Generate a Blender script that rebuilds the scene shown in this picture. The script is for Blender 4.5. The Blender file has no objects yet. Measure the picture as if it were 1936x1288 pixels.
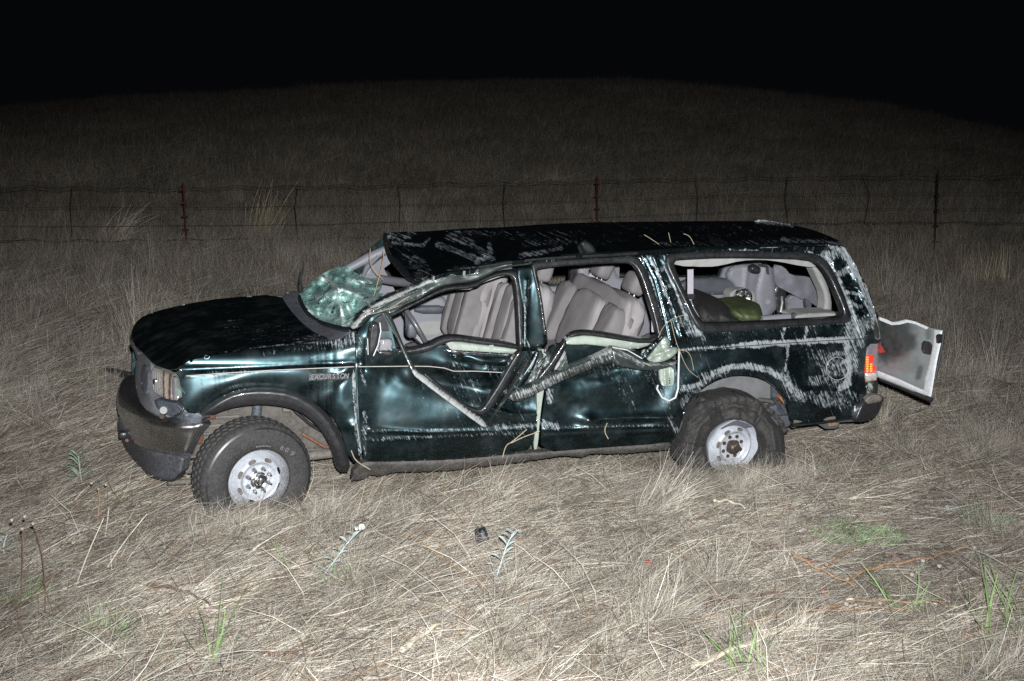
import bpy, bmesh, math, random
import numpy as np
from mathutils import Vector, Matrix, noise as mnoise
from mathutils.geometry import delaunay_2d_cdt

# ------------------------------------------------------------------ camera, night sky, flash, exposure
SC = bpy.context.scene
COL = SC.collection
F, PIT = 2210.0, 0.236                       # focal length in photo pixels (1936 wide), downward pitch
YAW, NOSE = 0.289, 0.037                     # how the wreck stands
CAM = np.array([1.961, -8.293, 3.105])
cam = bpy.data.objects.new('camera', bpy.data.cameras.new('camera'))
COL.objects.link(cam)
cam.location = CAM
cam.rotation_euler = (math.pi/2-PIT, 0, 0)
cam.data.sensor_width = 36
cam.data.lens = 36*F/1936
cam.data.clip_start, cam.data.clip_end = .05, 600
SC.camera = cam
w = bpy.data.worlds.new('World'); SC.world = w; w.use_nodes = True
w.node_tree.nodes['Background'].inputs[0].default_value = (.55, .62, .8, 1)
w.node_tree.nodes['Background'].inputs[1].default_value = .0030
fl = bpy.data.lights.new('flash', 'SPOT')     # the photographer's flash, a hand above the lens
fl.energy = 6100; fl.spot_size = math.radians(84); fl.spot_blend = 1.0; fl.shadow_soft_size = .035
fl.color = (.965, .985, 1.0)
flo = bpy.data.objects.new('flash', fl); COL.objects.link(flo)
flo.location = CAM+np.array([.07, -.02, .17]); flo.rotation_euler = (math.pi/2-PIT+.035, 0, -.02)
SC.view_settings.view_transform = 'Standard'; SC.view_settings.look = 'None'
SC.view_settings.exposure = 0; SC.view_settings.gamma = 1
SC.render.engine = 'CYCLES'
SC.cycles.max_bounces = 5; SC.cycles.transparent_max_bounces = 12
SC.cycles.sample_clamp_indirect = 4
SC.cycles.use_denoising = False
rng = np.random.default_rng(7)
random.seed(7)

# ------------------------------------------------------------------ helpers
def _rot(yaw, p):
    cy, sy, c, s = math.cos(yaw), math.sin(yaw), math.cos(p), math.sin(p)
    return np.array([[cy,-sy,0],[sy,cy,0],[0,0,1]]) @ np.array([[c,0,s],[0,1,0],[-s,0,c]])
RV = _rot(YAW, NOSE)
CL = RV.T @ CAM
def wray(P):
    P = np.atleast_2d(np.asarray(P, float)); cx, cy = (P[:,0]-968)/F, (644-P[:,1])/F
    c, s = math.cos(PIT), math.sin(PIT)
    return np.stack([cx, c+cy*s, -s+cy*c], 1)
def at_y(P, y):                                # photo point -> point of the wreck's own frame at lateral distance y
    d = wray(P) @ RV
    t = (np.asarray(y)-CL[1])/d[:,1]
    return CL+d*t[:,None]
def V(px, py, y): return Vector(at_y([(px, py)], np.array([y]))[0])
def sstep(a, b, x):
    t = np.clip((x-a)/(b-a), 0, 1); return t*t*(3-2*t)
def side_y(x, z):                              # the near flank of the body
    y = np.full_like(x, -1.0)
    y += .35*np.clip(.62-z, 0, .4)**2/.3
    y += .36*np.clip(z-1.26, 0, 1)
    fr = 1-sstep(.35, .75, x)
    y += fr*5.5*np.clip(z-1.16, 0, .3)**2
    y += 1.35*np.clip(-.42-x, 0, 1)**2
    y += 1.3*np.clip(x-4.42, 0, 1)**2
    y += .014*np.exp(-((z-1.165)/.014)**2)*(x < .66)
    y += .010*np.exp(-((z-1.235)/.03)**2)*(x > 2.9)
    for cx, R, A in ((0, .70, .035), (3.48, .66, .03)):
        r = np.hypot(x-cx, z-.42)
        y -= A*np.exp(-((r-R)/.11)**2)*(z > .42)
    return y
def at_side(P, off=0):
    P = np.atleast_2d(np.asarray(P, float)); y = np.full(len(P), -1.0)
    for i in range(22):
        q = at_y(P, y); y = .45*y+.55*side_y(q[:,0], q[:,2])
    return at_y(P, y+off)
def tps(ctrl):
    C = np.array(ctrl, float); n = len(C); X = C[:,:2]/100.0
    def phi(r): return np.where(r > 1e-9, r*r*np.log(np.maximum(r, 1e-9)), 0)
    K = phi(np.linalg.norm(X[:,None]-X[None], axis=2))+1e-4*np.eye(n)
    Pm = np.hstack([np.ones((n,1)), X])
    A = np.block([[K, Pm],[Pm.T, np.zeros((3,3))]])
    wv = np.linalg.lstsq(A, np.concatenate([C[:,2], np.zeros(3)]), rcond=1e-10)[0]
    def f(P):
        Q = np.atleast_2d(P)/100.0
        return phi(np.linalg.norm(Q[:,None]-X[None], axis=2)) @ wv[:n] + wv[n] + Q @ wv[n+1:]
    return f
def chaikin(p, n, closed=True):
    p = np.array(p, float)
    for _ in range(n):
        if closed:
            q = np.roll(p, -1, 0); p = np.stack([.75*p+.25*q, .25*p+.75*q], 1).reshape(-1, 2)
        else:
            a, b = p[:-1], p[1:]; m = np.stack([.75*a+.25*b, .25*a+.75*b], 1).reshape(-1, p.shape[1]); p = np.vstack([p[:1], m, p[-1:]])
    return p
def resample(p, step, closed=True):
    out = []; n = len(p)
    for i in range(n if closed else n-1):
        a, b = p[i], p[(i+1) % n]; L = np.linalg.norm(b-a); k = max(1, int(round(L/step)))
        for j in range(k): out.append(a+(b-a)*j/k)
    if not closed: out.append(p[-1])
    out = np.array(out); keep = [0]
    for i in range(1, len(out)):
        if np.linalg.norm(out[i]-out[keep[-1]]) > step*.4: keep.append(i)
    if closed and len(keep) > 3 and np.linalg.norm(out[keep[-1]]-out[0]) < step*.4: keep.pop()
    return out[keep]
def inside(P, poly):
    x, y = P[:,0], P[:,1]; r = np.zeros(len(P), bool); n = len(poly)
    for i in range(n):
        x1, y1 = poly[i]; x2, y2 = poly[(i+1) % n]
        if y1 == y2: continue
        r ^= ((y1 > y) != (y2 > y)) & (x < (x2-x1)*(y-y1)/(y2-y1)+x1)
    return r
def pdist(P, line, closed=False):
    L = np.array(line, float); n = len(L); best = np.full(len(P), 1e9)
    for i in range(n if closed else n-1):
        a, b = L[i], L[(i+1) % n]; ab = b-a; t = np.clip(((P-a) @ ab)/max(ab @ ab, 1e-9), 0, 1)
        best = np.minimum(best, np.linalg.norm(P-(a+t[:,None]*ab), axis=1))
    return best
def vnoise(P, seed=0):                         # smooth value noise, vectorised
    P = np.asarray(P, float); i = np.floor(P).astype(int); f = P-i; f = f*f*(3-2*f)
    def h(a, b): 
        v = np.sin(a*127.1+b*311.7+seed*74.7)*43758.5453; return v-np.floor(v)
    a, b = i[:,0], i[:,1]
    return (h(a,b)*(1-f[:,0])+h(a+1,b)*f[:,0])*(1-f[:,1])+(h(a,b+1)*(1-f[:,0])+h(a+1,b+1)*f[:,0])*f[:,1]*1.0
def fbm(P, seed=0, o=3):
    P = np.asarray(P, float); s = 0; a = .5
    for k in range(o): s = s+a*(vnoise(P*2**k, seed+k)-.5); a *= .5
    return s
def setp(o, label=None, cat=None, group=None, kind=None):
    for k, v in (('label', label), ('category', cat), ('group', group), ('kind', kind)):
        if v: o[k] = v
    return o
def link(name, me, mat=None, parent=None, smooth=True):
    if mat is not None:
        for m in (mat if isinstance(mat, (list, tuple)) else [mat]): me.materials.append(m)
    o = bpy.data.objects.new(name, me); COL.objects.link(o)
    if parent is not None: o.parent = parent
    if smooth: me.shade_smooth()
    return o
def from_arrays(name, vs, fs, mat=None, parent=None, smooth=True, sharp=None):
    me = bpy.data.meshes.new(name); me.from_pydata([tuple(v) for v in vs], [], [tuple(int(i) for i in f) for f in fs]); me.update()
    o = link(name, me, mat, parent, smooth)
    if sharp: me.set_sharp_from_angle(angle=math.radians(sharp))
    return o
def cdt(outline, holes, step, jit=.25):
    pts = [tuple(p) for p in outline]; edges = [(i, (i+1) % len(outline)) for i in range(len(outline))]
    for h in holes:
        b = len(pts); pts += [tuple(p) for p in h]; edges += [(b+i, b+(i+1) % len(h)) for i in range(len(h))]
    O = np.array(outline); mn, mx = O.min(0), O.max(0)
    gx, gy = np.meshgrid(np.arange(mn[0], mx[0], step), np.arange(mn[1], mx[1], step*.87))
    gx = gx+(np.arange(gx.shape[0]) % 2)[:,None]*step*.5
    G = np.stack([gx.ravel(), gy.ravel()], 1); G += rng.uniform(-jit, jit, G.shape)*step*.5
    G = G[inside(G, O)]
    for h in holes: G = G[~inside(G, h)]
    d = pdist(G, outline, True)
    for h in holes: d = np.minimum(d, pdist(G, h, True))
    G = G[d > step*.45]
    pts += [tuple(p) for p in G]
    r = delaunay_2d_cdt([Vector(p) for p in pts], edges, [], 0, 1e-4)
    P = np.array([tuple(v) for v in r[0]]); T = np.array([f for f in r[2] if len(f) == 3])
    c = P[T].mean(1); ok = inside(c, O)
    for h in holes: ok &= ~inside(c, h)
    return P, T[ok]
def mesh_sheet(name, P, T, X, thick, mat, parent, attrs=None, uv=None):
    """a sheet with real thickness: front face, back face, and a rim of its own vertices"""
    n = len(X); Y = X+thick
    ec = {}
    for t in T:
        for a, b in ((t[0],t[1]),(t[1],t[2]),(t[2],t[0])):
            k = (min(a,b), max(a,b)); ec[k] = None if k in ec else (a, b)
    be = [e for e in ec.values() if e]
    a3, b3, c3 = X[T[:,0]], X[T[:,1]], X[T[:,2]]
    nrm = np.cross(b3-a3, c3-a3).sum(0)
    flip = nrm @ (thick if thick.ndim == 1 else thick.mean(0)) > 0
    vs = [X, Y]; fs = []
    Tf = T[:, ::-1] if flip else T
    fs += [tuple(t) for t in Tf]; fs += [tuple(t[::-1]+n) for t in Tf]
    bv = sorted({i for e in be for i in e}); ix = {v: 2*n+k for k, v in enumerate(bv)}; m = len(bv)
    for a, b in be:
        q = (ix[a], ix[a]+m, ix[b]+m, ix[b]); fs.append(q[::-1] if flip else q)
    vs = np.vstack([X, Y, X[bv], Y[bv]])
    me = bpy.data.meshes.new(name); me.from_pydata(vs.tolist(), [], [tuple(int(i) for i in f) for f in fs]); me.update()
    src = np.concatenate([np.arange(n), np.arange(n), bv, bv]).astype(int)
    if attrs:
        for k, v in attrs.items():
            at = me.attributes.new(k, 'FLOAT', 'POINT'); at.data.foreach_set('value', np.asarray(v, np.float32)[src])
    if uv is not None:
        at = me.attributes.new('st', 'FLOAT2', 'POINT'); at.data.foreach_set('vector', np.asarray(uv, np.float32)[src].ravel())
    return link(name, me, mat, parent)
def dentf(P, dents=(), creases=()):
    d = np.zeros(len(P))
    for x, y, sx, sy, ang, A in dents:
        a = math.radians(ang); u = (P[:,0]-x)*math.cos(a)+(P[:,1]-y)*math.sin(a); v = -(P[:,0]-x)*math.sin(a)+(P[:,1]-y)*math.cos(a)
        d += A*np.exp(-.5*((u/sx)**2+(v/sy)**2))
    for line, wd, A in creases: d += A*np.exp(-pdist(P, line)/wd)
    return d
def strokef(P, strokes, seed=3):
    m = np.zeros(len(P)); wob = 1+.9*fbm(P/14., seed)
    for line, wd, s in strokes:
        d = pdist(P, line)*wob; m = np.maximum(m, (s if s > .46 else s*.84)*(1-sstep(wd*.5, wd*1.4, d)))
    return m
def crumple(P, regs, seed=0):                  # sheet metal folds: sharp valleys between nearly flat facets, inside the struck areas
    r_ = np.random.default_rng(seed+100); d = np.zeros(len(P))
    for x, y, sx, sy, A, wl in regs:
        m = np.exp(-.5*(((P[:,0]-x)/sx)**4+((P[:,1]-y)/sy)**4)); Q = P+np.stack([fbm(P/(wl*1.6), seed+2), fbm(P/(wl*1.6)+7, seed+4)], 1)*wl*1.5; f = 0
        for k in range(4):
            a = r_.uniform(0, math.pi); L = wl*r_.uniform(.8, 2.2); f = f+np.abs(np.sin((Q[:,0]*math.cos(a)+Q[:,1]*math.sin(a))*math.pi/L+r_.uniform(0, 6)))*L/wl
        d += A*(f/4-.9)*m
    return d
def panel(name, outline, mat, parent, y='side', off=0, holes=(), step=4, thick=.02, dents=(), creases=(), scr=(), drip=(), ang=60,
          cut=2, bulge=None, wav=.0025, hcut=2, tv=None, seed=1, jag=0, crump=()):
    O = resample(chaikin(outline, cut), step); H = [resample(chaikin(h, hcut), step) for h in holes]
    if jag: O = O+np.stack([fbm(O/5., seed+9)*jag, fbm(O/5.+9, seed+5)*jag], 1)
    P, T = cdt(O, H, step)
    X = at_side(P, off) if isinstance(y, str) else at_y(P, (np.full(len(P), float(y)) if np.isscalar(y) else (y if callable(y) else tps(y))(P))+off)
    yy = X[:,1]+dentf(P, dents, creases)+crumple(P, crump, seed)+wav*fbm(P/38., seed)*2
    if bulge:
        d = pdist(P, O, True)
        for h in H: d = np.minimum(d, pdist(P, h, True))
        yy -= bulge[0]*(1-(1-np.clip(d/bulge[1], 0, 1))**2)
    X = at_y(P, yy)
    a = math.radians(ang)
    uv = np.stack([P[:,0]*math.cos(a)+P[:,1]*math.sin(a), -P[:,0]*math.sin(a)+P[:,1]*math.cos(a)], 1)/100
    at = {'scr': strokef(P, scr, seed), 'drip': strokef(P, drip, seed+1)}
    t = np.array([0, thick, 0.]) if tv is None else np.array(tv, float)
    return mesh_sheet(name, P, T, X, t, mat, parent, at, uv)
def text_mesh(name, ch, mat, parent, **k):    # one raised character as a real mesh
    cu = bpy.data.curves.new(name, 'FONT'); cu.body = ch; cu.align_x = 'CENTER'; cu.align_y = 'CENTER'
    for a, v in k.items(): setattr(cu, a, v)
    tmp = bpy.data.objects.new(name+'_outline', cu); me = bpy.data.meshes.new_from_object(tmp); bpy.data.objects.remove(tmp); bpy.data.curves.remove(cu)
    me.materials.clear(); return link(name, me, mat, parent, False)
def tube(name, pts, r, mat, parent=None, n=8, flat=1.0, cap=True):
    pts = [Vector(p) for p in pts]; m = len(pts); rs = [r]*m if np.isscalar(r) else list(r)
    vs, fs = [], []
    up = Vector((0, 0, 1)); pt = (pts[1]-pts[0]).normalized()
    if abs(pt.dot(up)) > .95: up = Vector((1, 0, 0))
    s = pt.cross(up).normalized()
    for i, p in enumerate(pts):
        t = (pts[min(i+1, m-1)]-pts[max(i-1, 0)]).normalized(); s = (s-t*s.dot(t)).normalized(); u = t.cross(s)
        for k in range(n):
            a = 2*math.pi*k/n; vs.append(p+(s*math.cos(a)+u*math.sin(a)*flat)*rs[i])
    for i in range(m-1):
        for k in range(n): fs.append((i*n+k, i*n+(k+1) % n, (i+1)*n+(k+1) % n, (i+1)*n+k))
    if cap: fs.append(tuple(range(n))[::-1]); fs.append(tuple((m-1)*n+k for k in range(n)))
    return from_arrays(name, vs, fs, mat, parent, True, 50)
def rbox(name, c, size, mat, parent=None, rnd=.35, rot=(0,0,0), wr=0, sub=6, seed=0):
    """a padded box: cube pulled towards a sphere, with soft wrinkles"""
    bm = bmesh.new(); bmesh.ops.create_cube(bm, size=2); bmesh.ops.subdivide_edges(bm, edges=bm.edges, cuts=sub, use_grid_fill=True)
    R = Matrix.Rotation(rot[2], 3, 'Z') @ Matrix.Rotation(rot[1], 3, 'Y') @ Matrix.Rotation(rot[0], 3, 'X')
    for v in bm.verts:
        p = v.co.copy(); L = (abs(p.x)**5+abs(p.y)**5+abs(p.z)**5)**.2; q = p/L; p = p.lerp(q, min(1, rnd*2)) if rnd < .5 else q.lerp(p.normalized(), (rnd-.5)*2)
        k = 1+wr*mnoise.noise(Vector((p.x*2.1+seed*3.1, p.y*2.1, p.z*2.1)))
        p = Vector((p.x*size[0]/2, p.y*size[1]/2, p.z*size[2]/2))*k
        v.co = R @ p + Vector(c)
    me = bpy.data.meshes.new(name); bm.to_mesh(me); bm.free()
    return link(name, me, mat, parent)
def box(name, lo, hi, mat, parent=None, bev=.006, rot=None, c=None):
    bm = bmesh.new(); bmesh.ops.create_cube(bm, size=1)
    lo, hi = Vector(lo), Vector(hi); ce = (lo+hi)/2; sz = hi-lo
    for v in bm.verts: v.co = Vector((v.co.x*sz.x, v.co.y*sz.y, v.co.z*sz.z))
    if bev: bmesh.ops.bevel(bm, geom=bm.edges, offset=bev, segments=2, affect='EDGES', profile=.6)
    if rot: bmesh.ops.transform(bm, matrix=(Matrix.Rotation(rot[2],4,'Z') @ Matrix.Rotation(rot[1],4,'Y') @ Matrix.Rotation(rot[0],4,'X')), verts=bm.verts)
    bmesh.ops.translate(bm, verts=bm.verts, vec=ce if c is None else Vector(c))
    me = bpy.data.meshes.new(name); bm.to_mesh(me); bm.free()
    return link(name, me, mat, parent, False)
def lathe(name, prof, mat, parent=None, n=64, axis_fn=None, fn=None, closed=False):
    """profile of (radius, depth) turned about the wheel's axis; +depth points away from the viewer"""
    vs, fs = [], []; m = len(prof)
    for k in range(n):
        a = 2*math.pi*k/n
        for j, (r, d) in enumerate(prof):
            if fn: r, d = fn(a, j, r, d)
            vs.append((r*math.cos(a), d, r*math.sin(a)))
    for k in range(n):
        k2 = (k+1) % n
        for j in range(m if closed else m-1):
            j2 = (j+1) % m; fs.append((k*m+j, k2*m+j, k2*m+j2, k*m+j2))
    return from_arrays(name, vs, fs, mat, parent, True, 40)

# ------------------------------------------------------------------ materials
class NT:
    def __init__(s, name):
        s.m = bpy.data.materials.new(name); s.m.use_nodes = True; s.t = s.m.node_tree; s.n = s.t.nodes; s.b = s.n['Principled BSDF']
    def new(s, t, **k):
        x = s.n.new(t)
        for a, v in k.items(): setattr(x, a, v)
        return x
    def l(s, a, b): s.t.links.new(a, b)
    def val(s, x, i):
        if hasattr(x, 'is_output') or hasattr(x, 'links'): s.l(x, i)
        else: i.default_value = x
    def mix(s, f, a, b):
        x = s.new('ShaderNodeMix', data_type='RGBA'); s.val(f, x.inputs[0])
        for v, i in ((a, 6), (b, 7)):
            if isinstance(v, tuple): v = (*v[:3], 1)
            s.val(v, x.inputs[i])
        return x.outputs[2]
    def math(s, op, a, b=0.0, c=None, clamp=False):
        x = s.new('ShaderNodeMath', operation=op, use_clamp=clamp); s.val(a, x.inputs[0]); s.val(b, x.inputs[1])
        if c is not None: s.val(c, x.inputs[2])
        return x.outputs[0]
    def noise(s, scale, detail=4, rough=.55, vec=None, dist=0, space='Object'):
        x = s.new('ShaderNodeTexNoise'); x.inputs['Scale'].default_value = scale; x.inputs['Detail'].default_value = detail
        x.inputs['Roughness'].default_value = rough; x.inputs['Distortion'].default_value = dist
        if vec is None:
            tc = s.new('ShaderNodeTexCoord'); vec = tc.outputs[space]
        s.l(vec, x.inputs['Vector']); return x.outputs[0]
    def mapv(s, vec, scale):
        x = s.new('ShaderNodeMapping'); s.l(vec, x.inputs[0]); x.inputs['Scale'].default_value = scale; return x.outputs[0]
    def attr(s, nm, out=2):
        x = s.new('ShaderNodeAttribute', attribute_name=nm); return x.outputs[out]
    def ramp(s, f, lo, hi): 
        x = s.new('ShaderNodeMapRange'); s.l(f, x.inputs[0]); x.inputs[1].default_value = lo; x.inputs[2].default_value = hi; return x.outputs[0]
    def bump(s, h, st=.3, dist=.01):
        x = s.new('ShaderNodeBump'); x.inputs['Strength'].default_value = st; x.inputs['Distance'].default_value = dist; s.l(h, x.inputs['Height']); s.l(x.outputs[0], s.b.inputs['Normal']); return x
    def set(s, **k):
        for a, v in k.items():
            i = s.b.inputs[a.replace('_', ' ')]
            if isinstance(v, tuple): v = (*v[:3], 1)
            s.val(v, i)
        return s
def simple(name, col, rough=.6, metal=0, var=.35, scale=14, bump=.15, coat=0, dirt=0.0, dirtcol=(.22,.19,.16), **k):
    s = NT(name); n = s.noise(scale); n2 = s.noise(scale*5.3, 5)
    dark = tuple(c*(1-var) for c in col); lite = tuple(min(1, c*(1+var)) for c in col)
    c = s.mix(s.ramp(n, .3, .7), dark, lite)
    if dirt: c = s.mix(s.math('MULTIPLY', s.ramp(n2, .42, .62), dirt), c, dirtcol)
    s.set(Base_Color=c, Metallic=metal, Coat_Weight=coat, Coat_Roughness=.08)
    r = s.math('ADD', s.math('MULTIPLY', n2, .25), rough-.12); s.set(Roughness=r)
    if bump: s.bump(n2, bump, .004)
    for a, v in k.items(): s.set(**{a: v})
    return s.m
def paint(name, base=(.040, .070, .078), metal=1.0, rough=.37, coat=1.0, scrcol=(.30, .325, .335), fine=1.0, dust=.25, spec=None):
    s = NT(name)
    st = s.attr('st', 1)
    m = s.attr('scr'); dr = s.attr('drip')
    a = s.noise(1, 3, .6, s.mapv(st, (2.3, 40, 1))); b = s.noise(1, 2, .6, s.mapv(st, (1.4, 130, 1))); g = s.noise(1, 4, .7, s.mapv(st, (14, 22, 1)))
    n = s.math('ADD', s.math('MULTIPLY', a, .50), s.math('ADD', s.math('MULTIPLY', b, .18), s.math('MULTIPLY', g, .46)))   # ~.57 mean
    # faint scuffing everywhere, dense where a stroke runs
    n = s.ramp(n, .43, .71); bl = s.ramp(s.noise(9, 4, .7), .36, .60); k = s.math('ADD', s.math('MULTIPLY', m, s.math('ADD', s.math('MULTIPLY', bl, .22), .90)), s.math('ADD', n, -1.0)); f = s.math('MULTIPLY', s.math('MULTIPLY', k, 2.3, clamp=True), .92)
    dustn = s.noise(6, 5, .65); speck = s.noise(220, 2)
    dk = s.math('MULTIPLY', s.ramp(dustn, .46, .72), dust)
    dk = s.math('ADD', dk, s.math('MULTIPLY', s.ramp(speck, .66, .74), dust*1.6), clamp=True)
    drm = s.math('MULTIPLY', dr, .8)
    c = s.mix(drm, base, (.006, .008, .008)); c = s.mix(dk, c, (.13, .12, .105)); gv = s.noise(30, 3)
    c = s.mix(f, c, s.mix(gv, tuple(x*.62 for x in scrcol), tuple(min(1, x*1.4) for x in scrcol)))
    inv = s.math('SUBTRACT', 1, s.math('MAXIMUM', f, s.math('MULTIPLY', dk, .9)))
    s.set(Base_Color=c, Metallic=s.math('MULTIPLY', inv, metal), Roughness=s.math('ADD', s.math('MULTIPLY', f, .25), rough),
          Coat_Weight=s.math('MULTIPLY', inv, coat), Coat_Roughness=s.math('ADD', .045, s.math('MULTIPLY', dustn, .06)))
    s.bump(s.math('ADD', s.math('MULTIPLY', f, .5), s.math('MULTIPLY', dustn, .12)), .22, .003)
    return s.m
M = {}
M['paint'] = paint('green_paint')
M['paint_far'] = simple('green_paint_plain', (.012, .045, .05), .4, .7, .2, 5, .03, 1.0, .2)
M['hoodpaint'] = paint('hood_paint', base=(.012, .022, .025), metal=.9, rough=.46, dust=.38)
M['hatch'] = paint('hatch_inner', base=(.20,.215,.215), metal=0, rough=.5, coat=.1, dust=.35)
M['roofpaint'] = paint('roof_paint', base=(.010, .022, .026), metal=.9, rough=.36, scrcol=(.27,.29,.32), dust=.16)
M['bare'] = paint('scraped_metal', base=(.06,.075,.07), metal=.6, rough=.45, scrcol=(.33,.34,.34), dust=.3)
M['primer'] = simple('pale_green_primer', (.36,.42,.36), .38, .15, .15, 9, .06, .6, .25)
M['plastic'] = simple('black_plastic', (.020,.020,.022), .40, 0, .25, 4, .05, .2, .10, (.09,.085,.08))
M['rubber'] = simple('window_rubber', (.014,.015,.016), .38, 0, .3, 6, .05, .2, .08, (.11,.105,.10))
M['greyplastic'] = simple('grey_plastic', (.15,.155,.17), .5, 0, .2, 10, .1, 0, .25)
M['cowl'] = simple('cowl_plastic', (.085,.094,.118), .55, 0, .25, 10, .1, 0, .3)
M['valance'] = simple('valance_plastic', (.055,.06,.075), .55, 0, .2, 10, .1, 0, .25)
M['tyre'] = simple('tyre_rubber', (.026,.026,.027), .80, 0, .3, 20, .25, 0, .5, (.085,.078,.07))
M['carcass'] = simple('torn_tyre_rubber', (.027,.026,.026), .85, 0, .5, 14, .7, 0, .45, (.085,.077,.07))
M['tyretext'] = simple('tyre_lettering', (.20,.21,.22), .6, 0, .2, 20, 0, 0, .4, (.12,.11,.1))
M['whitewheel'] = simple('white_wheel_paint', (.46,.49,.54), .40, .1, .14, 12, .05, .4, .4, (.33,.30,.28))
M['chrome'] = simple('chrome', (.70,.70,.70), .24, 1, .1, 20, .03, 0, .15)
M['bchrome'] = simple('bumper_chrome', (.66,.66,.67), .36, 1, .2, 6, .02, 0, .45, (.34,.32,.29))
M['hub'] = simple('hub_dark', (.10,.08,.065), .5, .6, .4, 40, .2)
M['rust'] = simple('rusty_steel', (.16,.075,.045), .75, .2, .5, 30, .4)
M['sill'] = simple('dusty_sill', (.05,.047,.044), .7, 0, .4, 12, .3, 0, .4, (.15,.13,.11))
M['frame'] = simple('dusty_chassis', (.11,.10,.09), .75, .1, .45, 16, .35, 0, .5, (.25,.21,.17))
M['bluegrey'] = simple('blue_grey_steel', (.07,.085,.11), .5, .3, .3, 14, .15, 0, .3)
M['shield'] = simple('dusty_inner_shield', (.075,.068,.060), .8, 0, .4, 9, .3, 0, .5, (.14,.12,.10))
M['liner'] = simple('wheel_well_liner', (.15,.155,.165), .55, .1, .3, 6, .2, 0, .5, (.20,.18,.16))
M['trim'] = simple('interior_trim', (.20,.20,.225), .55, 0, .08, 5, .05, 0, .12, (.14,.13,.12))
M['trimdark'] = simple('interior_trim_dark', (.075,.078,.09), .5, 0, .15, 8, .05)
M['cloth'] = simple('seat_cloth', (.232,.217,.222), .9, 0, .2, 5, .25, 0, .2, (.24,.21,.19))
M['clothdark'] = simple('seat_cloth_darker', (.165,.153,.155), .9, 0, .2, 6, .15)  # darker tone of the seat cloth, for bolsters and headrests
M['headliner'] = simple('headliner_cloth', (.27,.27,.26), .9, 0, .12, 5, .15)
M['belt'] = simple('seat_belt_web', (.36,.33,.38), .8, 0, .08, 60, .1)
M['wheelrim'] = simple('steering_wheel_vinyl', (.085,.085,.09), .35, 0, .15, 10, .05, .2)
M['whiteedge'] = simple('white_painted_edge', (.58,.60,.62), .45, 0, .12, 14, .08, .2, .3, (.3,.28,.26))
M['blackcloth'] = simple('black_jacket_cloth', (.018,.017,.017), .75, 0, .3, 12, .25)
M['greencloth'] = simple('olive_nylon', (.062,.078,.032), .55, 0, .18, 12, .25)
M['stripe'] = simple('pinstripe_tape', (.42,.39,.36), .5, 0, .15, 20, 0)
M['badge'] = simple('badge_metal', (.40,.39,.40), .3, .8, .4, 60, .05)
M['badgeback'] = simple('badge_backing', (.03,.035,.037), .4, .3, .3, 30, .05)
M['wire'] = simple('fence_wire', (.018,.015,.014), .6, .4, .3, 10, 0)
M['post'] = simple('red_post_paint', (.10,.026,.024), .6, 0, .4, 9, .2, 0, .5, (.08,.05,.04))
M['postdark'] = simple('dark_post_paint', (.02,.012,.012), .6, 0, .4, 9, .2)
M['redlens'] = simple('tail_lens_red', (.60,.018,.012), .2, 0, .1, 30, .2, 1.0)
def lit(name, col, e, st):      # tail lens material with a little emission added
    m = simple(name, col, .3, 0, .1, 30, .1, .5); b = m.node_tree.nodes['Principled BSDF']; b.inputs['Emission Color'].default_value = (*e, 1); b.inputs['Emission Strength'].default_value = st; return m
M['emitred'] = lit('emissive_tail_lens', (.7,.03,.02), (1,.04,.02), .55); M['emitamber'] = lit('emissive_prism', (.8,.35,.05), (1,.25,.04), .7); M['dullred'] = simple('dull_red_plastic', (.32,.035,.028), .5, 0, .2, 30)
M['amber'] = simple('amber_lens', (.13,.075,.05), .2, 0, .3, 30, .2, 1.0)
M['clearlens'] = simple('smoky_clear_lens', (.66,.63,.57), .28, .35, .35, 26, .5, 1.0, .3)
M['greylens'] = simple('grey_lens', (.30,.29,.31), .12, .2, .2, 30, .2, 1.0)
M['orange'] = simple('orange_block', (.30,.13,.06), .7, 0, .3, 30, .2)

def glass_mat():
    s = NT('crazed_windscreen')
    v = s.new('ShaderNodeTexVoronoi', feature='DISTANCE_TO_EDGE'); v.inputs['Scale'].default_value = 105
    tc = s.new('ShaderNodeTexCoord'); nz = s.new('ShaderNodeTexNoise'); nz.inputs['Scale'].default_value = 9; s.l(tc.outputs['Object'], nz.inputs['Vector'])
    s.l(tc.outputs['Object'], v.inputs['Vector'])
    v2 = s.new('ShaderNodeTexVoronoi', feature='DISTANCE_TO_EDGE'); v2.inputs['Scale'].default_value = 27; s.l(tc.outputs['Object'], v2.inputs['Vector'])
    e = s.math('LESS_THAN', v.outputs['Distance'], .07); e2 = s.math('LESS_THAN', v2.outputs['Distance'], .035)
    cr = s.attr('scr')
    n = s.noise(40, 4)
    f = s.math('MAXIMUM', s.math('MULTIPLY', s.math('MAXIMUM', s.math('MULTIPLY', e, .7), s.math('MULTIPLY', e2, .7)), s.ramp(n, .25, .7)), s.math('MULTIPLY', cr, s.ramp(n, .30, .52)))
    c = s.mix(f, s.mix(s.ramp(nz.outputs[0], .35, .65), (.045,.18,.155), (.17,.42,.365)), (.80,.92,.88))
    s.set(Base_Color=c, Roughness=.34, Coat_Weight=.25)
    vc = s.new('ShaderNodeTexVoronoi'); vc.inputs['Scale'].default_value = 105; s.l(tc.outputs['Object'], vc.inputs['Vector'])
    s.bump(vc.outputs['Distance'], .9, .004)
    s.set(Alpha=s.ramp(s.noise(11, 4), .34, .46))
    return s.m
M['glass'] = glass_mat()
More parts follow.
